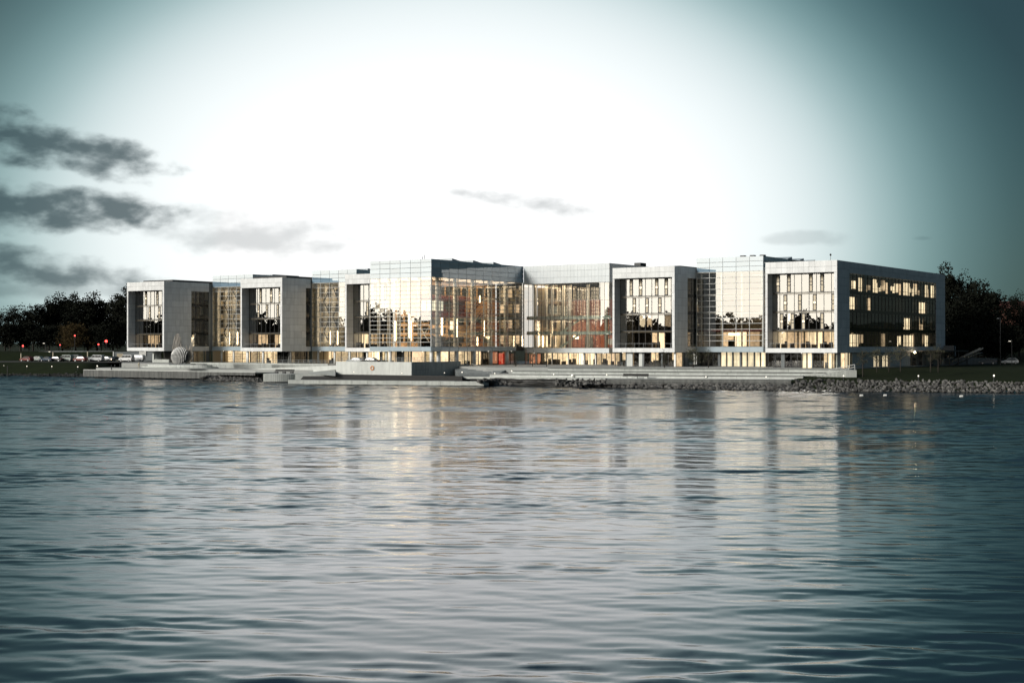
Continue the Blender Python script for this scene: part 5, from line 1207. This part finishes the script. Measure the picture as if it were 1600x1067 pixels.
# ================================================================== STREET FURNITURE AND SMALL THINGS
def bollard(px, py, z, label, s=1.0):
    p = gp(px, py, z); t = thing('bollard_light', label, 'bollard light', (p.x, p.y, z), 0, 'low bollard lights along the lawns')
    MB().tube([(0, 0, -.2), (0, 0, .55 * s)], .08, 8).build('post', 'dark_metal', t); MB().tube([(0, 0, .55 * s), (0, 0, .75 * s), (0, 0, .8 * s)], [.10 * s, .10 * s, .05], 10).build('lamp_head', 'small_lamp', t)
for px, py, z, lab in ((6, 575.2, 1.9, 'bollard light nearest the left edge of the photo'), (42, 575.8, 1.9, 'bollard light below the dark red hatchback'), (81, 576.2, 1.95, 'bollard light below the black saloon'), (121.5, 577, 1.95, 'bollard light below the reddish hatchback'),
                       (152, 577.0, 2.1, 'larger bollard light at the left end of the boarded pier'), (1318, 593, 2.05, 'bollard light at the lawn edge by the garden stair'), (1435, 593, 2.05, 'bollard light at the lawn edge below the entrance lamp'), (1553, 594.4, 2.05, 'bollard light at the lawn edge near the right edge')):
    bollard(px, py, z, lab, 1.3 if px in (152, 1553) else 1.0)
def wall_light(px, py, D, label, r=.11, ring=False):
    p = dp(px, py, D); t = thing('wall_light', label, 'wall light', (p.x, p.y, p.z), 0, 'small lights set in the concrete walls')
    MB().tube([(0, 0, 0), (0, -.06, 0)], r, 12).build('lens', 'small_lamp', t); MB().tube([(0, .12, 0), (0, -.03, 0)], r * 1.35, 12).build('rim', 'alu_grey', t)
Dw = lambda px: (W(u_at(px, bcv), bcv)).y
wall_light(553, 581, Dw(553) - .1, 'small wall light low on the left part of the bastion'); wall_light(628, 583, Dw(628) - .1, 'small wall light low on the bastion near its corner')
vr = lambda px: W(bcu, v_at(px, bcu)).y
wall_light(694.5, 582.5, vr(694.5) - .1, 'small wall light on the blue grey side of the bastion')
lb = dp(582, 575, Dw(582) - .05); lt = thing('life_ring', 'round life ring hanging on the bastion wall', 'life ring', (lb.x, lb.y, lb.z), ANG)
rg = MB(); rg.tube([(.42 * math.cos(2 * math.pi * i / 18), -.1, .42 * math.sin(2 * math.pi * i / 18)) for i in range(19)], .11, 8, False); rg.build('ring', 'orange_ring', lt, True); MB().box(-.5, .5, -.05, .03, -.5, .5).build('backing_board', 'concrete_pale', lt)
for px, py, z, lab in ((722, 581.5, 2.2, 'step light at the right end of the bastion'), (773, 583.3, 2.35, 'step light at the foot of the thin handrail'), (799.5, 579.5, 2.7, 'step light at the left end of the terraces'), (865, 584.6, 2.1, 'step light below the left auditorium windows'),
                       (948, 585.4, 2.1, 'step light above the start of the boarded dock'), (1103, 588.6, 2.0, 'step light below the mirrored tower'), (1197, 588.8, 2.0, 'step light left of the information board')):
    D = (EYE - 2.35) * FPX / (584.2 + (px - 765) * .0078 - HZ) - .15 if px > 770 else 300
    if px == 799.5: D = 292
    wall_light(px, py, D, lab, .12)
wl = gp(894, 590.0, 1.73); tl = thing('white_bollard', 'small white lit bollard on the middle promenade', 'bollard', (*wl.xy, 1.73)); MB().tube([(0, 0, 0), (0, 0, .45)], .16, 10).build('post', 'white_paint', tl); MB().tube([(0, 0, .45), (0, 0, .62)], .2, 10).build('lamp_head', 'small_lamp', tl)
bn = thing('litter_bin', 'black litter bin at the foot of the broad stone steps', 'bin', (*gp(792, 588.8, 1.73).xy, 1.73)); MB().tube([(0, 0, 0), (0, 0, .9)], [.3, .34], 12).build('body', 'dark_metal', bn); MB().tube([(0, 0, .9), (0, 0, 1.0)], [.36, .2], 12).build('lid', 'dark_metal', bn)
# signals and lamp posts
def post(name, label, cat, px, py, D, lensmat, r=.22, hbox=True, group=None):
    p = dp(px, py, D); zb = hg(p.x, p.y); t = thing(name, label, cat, (p.x, p.y, zb), 0, group); h = p.z - zb
    MB().tube([(0, 0, -.2), (0, 0, h + .3)], [.09, .06], 8).build('pole', 'dark_metal', t)
    if hbox: MB().box(-.22, .22, -.02, .2, h - .9, h + .45).build('housing', 'dark_metal', t)
    MB().tube([(0, -.02, h), (0, -.18, h)], r, 12).build('lens', lensmat, t); return t
for px, py, lab, r in ((166, 533, 'bright red signal lamp left of the leftmost block', .38), (154, 538, 'smaller red signal lamp left of the bright one', .20), (117, 524.5, 'red lamp high among the trees', .18), (94, 539, 'faint small red lamp behind the pale van', .13), (36, 540.5, 'wide red lamp near the left edge', .22)):
    post('signal_lamp', lab, 'signal lamp', px, py, 446, 'red_signal', r, True, 'red signal lamps on the road behind the car park')
def lamp_post(label, px, pytop, D, lit, name='street_lamp'):
    p = dp(px, pytop, D); zb = hg(p.x, p.y); t = thing(name, label, 'street lamp', (p.x, p.y, zb), 0, 'lamp posts'); h = p.z - zb
    MB().tube([(0, 0, -.2), (0, 0, h)], [.08, .05], 8).build('pole', 'dark_metal', t); MB().box(-.7, .15, -.1, .1, h - .02, h + .1).build('arm', 'dark_metal', t)
    MB().box(-.75, -.3, -.14, .14, h - .14, h - .03).build('lamp_head', 'small_lamp' if lit else 'alu_grey', t)
lamp_post('tall unlit lamp post in front of the dark trees at right', 1563, 497, 345, False); lamp_post('short lit lamp post near the right edge', 1581, 532.5, 345, True)
lamp_post('lit lamp low among the left trees', 71, 536, 440, True); lamp_post('dim lamp post behind the white van', 80, 549, 432, True)
for px, pyt, lab in ((33, 552, 'wooden post behind the dark red hatchback'), (83, 550, 'wooden post behind the black saloon'), (137, 549, 'wooden post behind the grey saloon')):
    D = 424; p = dp(px, pyt, D); zb = hg(p.x, D); t = thing('timber_post', lab, 'post', (p.x, D, zb), 0, 'timber posts behind the cars'); MB().tube([(0, 0, -.3), (0, 0, p.z - zb)], .16, 8).build('shaft', 'beige', t); MB().tube([(0, 0, p.z - zb), (0, 0, p.z - zb + .12)], [.2, .05], 8).build('cap', 'dark_metal', t)
# guard rail along the road on the embankment
gd = thing('guard_rail', 'grey steel guard rail of the road behind the car park', 'guard rail', (*dp(60, 545, 442).xy, 5.6))
a, b = dp(60, 548, 442), dp(178, 546, 440); m = MB(); L = b - a
for i in range(22): q = L * (i / 21); m.box(q.x - .06, q.x + .06, q.y, q.y + .1, 0, .9)
m.build('rail_posts', 'alu_grey', gd); MB().bar((0, -.05, .8), (L.x, L.y - .05, .8), .06, .3).build('rail_beam', 'alu_grey', gd)
road = MB(); road.quad((-330, 443, hg(-330, 446) + .12), (-80, 441, hg(-120, 446) + .12), (-80, 452, hg(-120, 452) + .12), (-330, 454, hg(-330, 452) + .12)); mat('asphalt', (.05, .05, .052), .9, nscale=.5, namp=.2); struct(road.build('road', 'asphalt'))
cp = MB(); 
flat('car_park', 'asphalt', [(-166, 409), (-112, 403), (-103, 403), (-103, 423), (-172, 424)], 3.66, .2)
# bin shed and sign near the white vans
sh = thing('bin_enclosure', 'dark grey walled enclosure with a timber gate behind the white vans', 'enclosure', (*dp(193, 560, 425).xy, 3.6), .15)
MB().box(-2.8, 9, 0, .3, 0, 2.8).build('wall', 'alu_grey', sh); MB().box(-3.1, -2.8, -.2, .4, 0, 2.9).build('end_post', 'white_paint', sh)
for i in range(6): MB().box(-1.9 + i * .3, -1.63 + i * .3, -.12, -.03, .1, 2.3).build('gate_board', 'beige', sh)
MB().box(4.6, 6.6, -.2, -.05, 1.6, 2.9).build('notice_board', 'white_paint', sh)
# person near the pier
def person(label, px, py, z, rot, mn):
    p = gp(px, py, z); t = thing('person', label, 'person', (p.x, p.y, z), rot)
    m = bpy.data.meshes.new('body'); vs = [(0, 0, .95), (0, 0, 1.2), (0, .01, 1.42), (0, .01, 1.52), (0, .0, 1.66), (-.1, 0, .9), (-.12, -.06, .5), (-.13, .0, .08), (-.13, -.14, .04), (.1, 0, .9), (.12, .08, .5), (.14, .12, .08), (.14, -.02, .04),
          (-.2, 0, 1.4), (-.26, .02, 1.14), (-.25, -.1, .9), (.2, 0, 1.4), (.26, .02, 1.14), (.25, -.08, .9)]
    es = [(0, 1), (1, 2), (2, 3), (3, 4), (0, 5), (5, 6), (6, 7), (7, 8), (0, 9), (9, 10), (10, 11), (11, 12), (2, 13), (13, 14), (14, 15), (2, 16), (16, 17), (17, 18)]
    m.from_pydata(vs, es, []); m.materials.append(MATS[mn]); o = bpy.data.objects.new('body', m); link(o, t)
    sk = o.modifiers.new('skin', 'SKIN'); rad = [.15, .16, .15, .065, .11, .1, .075, .05, .05, .1, .075, .05, .05, .07, .05, .04, .07, .05, .04]
    for i, r in enumerate(rad): m.skin_vertices[0].data[i].radius = (r, r * .8)
    m.skin_vertices[0].data[0].use_root = True; sb_ = o.modifiers.new('sub', 'SUBSURF'); sb_.levels = 1; sb_.render_levels = 1
    return t
person('standing person in ochre clothing beside the pier walkway', 217, 576.6, 2.57, .4, 'beige')
# posts beside the pier walkway
for i, (px, py) in enumerate(((174, 577), (179.5, 576.5), (187.5, 575.5), (192, 574.8), (196, 574.2))):
    p = gp(px, py, 2.2); t = thing('mooring_post', ('first', 'second', 'third', 'fourth', 'fifth')[i] + ' slim dark post from the left beside the pier walkway', 'post', (p.x, p.y, 1.9), 0, 'slim posts by the pier'); MB().tube([(0, 0, 0), (0, 0, 1.3)], .09, 8).build('shaft', 'dark_metal', t); MB().tube([(0, 0, 1.3), (0, 0, 1.4)], [.11, .04], 8).build('cap', 'alu_grey', t)
# channel marker in the water at far left
p = gp(16, 588, 0); t = thing('marker_post', 'thin dark marker post standing in the water at far left', 'post', (p.x, p.y - 2, -.5)); MB().tube([(0, 0, 0), (0, 0, 3.2)], .12, 8).build('shaft', 'timber_dark', t); MB().tube([(0, 0, 3.2), (0, 0, 3.35)], [.14, .05], 8).build('cap', 'dark_metal', t)
# house with red roof on the hill at right
p = dp(1568, 500, 430); zb = hg(p.x, 430)
hs = thing('brick_house', 'dark house with red tiled roof on the hill at right', 'house', (p.x, 430, zb), .1)
zr = zat(481, 430) - zb; zt_ = zat(470, 430) - zb
MB().box(-9, 9, 0, 9, -2, zr).build('wall', 'brick_wall', hs)
m = MB(); m.v = [(-9.4, -.5, zr - .1), (9.4, -.5, zr - .1), (9.4, 9.5, zr - .1), (-9.4, 9.5, zr - .1), (-9.4, 4.5, zt_), (9.4, 4.5, zt_)]; m.f = [(0, 1, 5, 4), (2, 3, 4, 5), (0, 4, 3), (1, 2, 5), (0, 3, 2, 1)]
rf = m.build('roof', 'roof_tile', hs); MB().box(-6.6, -5.8, 3.5, 4.5, zt_ - 1, zt_ + .9).build('chimney', 'brick_wall', rf)
for i in range(4): wn = MB().box(-7 + i * 4, -5.6 + i * 4, -.06, .02, zr - 2.6, zr - 1.0).build('window', 'black_glass', hs); MB().box(-7.1 + i * 4, -5.5 + i * 4, -.12, -.05, zr - 2.75, zr - 2.62).build('sill', 'concrete', wn)
# lorry behind the right-hand block and outside stair
p = dp(1482, 548, 352); zl = zat(560, 352)
lo = thing('parked_lorry', 'white lorry cab beyond the corner of the right-hand block', 'lorry', (p.x + .5, 352, zl), 1.2)
m = MB(); m.v = [(x, s * 1.2, z) for s in (-1, 1) for x, z in ((-1.1, .5), (1.2, .5), (1.25, 1.6), (.95, 3.0), (-1.1, 3.1))]; m.f = [(0, 1, 2, 3, 4), (9, 8, 7, 6, 5)] + [(i, 5 + i, 5 + (i + 1) % 5, (i + 1) % 5) for i in range(5)]
fixn(m.build('cab', 'paint_white', lo)); MB().box(1.0, 1.2, -1.0, 1.0, 1.7, 2.7).build('windscreen', 'car_glass', lo)
for s in (-1.22, 1.2):
    MB().box(-.2, .8, s, s + .03, 1.7, 2.6).build('side_window', 'car_glass', lo)
    for x in (0.2, -3.6): MB().tube([(x, s * .8, .5), (x, s, .5)], .5, 14).build('wheel', 'tyre', lo)
MB().box(-6.0, -1.2, -1.2, 1.2, .9, 3.2).build('cargo_box', 'paint_grey', lo); MB().box(-6, 1, -.5, .5, .5, .9).build('chassis', 'dark_metal', lo)
ret = MB().box(-4, 14, -.4, .4, -6, -.02); rw_ = thing('retaining_wall', 'dark retaining wall below the lorry at right', 'wall', (p.x, 352, zl), .3); ret.build('wall', 'concrete_dark', rw_); MB().box(-9, 14, .4, 14, -.4, -.02).build('deck', 'concrete_dark', rw_)
os_ = uvthing('outside_stair', 'grey outside stair climbing past the right-hand office block', 'stairs', 3.0, 68, 3.5)
ob = MB()
for i in range(16): ob.box(i * .42, i * .42 + .45, 0, 2.2, i * .2 - .05, i * .2 + .15)
ob.build('treads', 'concrete_dark', os_); MB().bar((0, 0, .95), (6.9, 0, 4.15), .08, .3).build('handrail', 'alu_grey', os_); MB().bar((0, 2.2, .95), (6.9, 2.2, 4.15), .08, .3).build('handrail', 'alu_grey', os_)
# security camera mast on the right-hand block
p = W(-2.6, 3.0, TOP - .1); cm = thing('roof_camera', 'small black camera on a thin mast on the right-hand roof', 'camera', p); MB().tube([(0, 0, 0), (0, 0, 1.3)], .05, 6).build('mast', 'alu_grey', cm); MB().tube([(0, 0, 1.2), (0, 0, 1.4), (0, 0, 1.65)], [.12, .22, .1], 10).build('housing', 'dark_metal', cm)
# small white birds on the water, shaped as plain floats
for i, (px, py) in enumerate(((1346, 618.5), (1383, 618.4), (1502, 619.8))):
    p = gp(px, py, 0); t = thing('floating_bird', ('left', 'middle', 'right')[i] + ' one of three small white birds afloat off the riprap', 'bird', (p.x, p.y, 0), 0, 'small white birds'); MB().tube([(-.3, 0, -.05), (-.2, 0, .1), (.2, 0, .1), (.3, 0, -.05)], [.05, .17, .17, .05], 8).build('float', 'white_paint', t); MB().tube([(0, 0, .2), (0, 0, .38)], [.05, .02], 6).build('ring', 'dark_metal', t)

for o in scene.objects:
    if '_z' in o: del o['_z']
print('OBJECTS TOTAL', len(scene.objects))
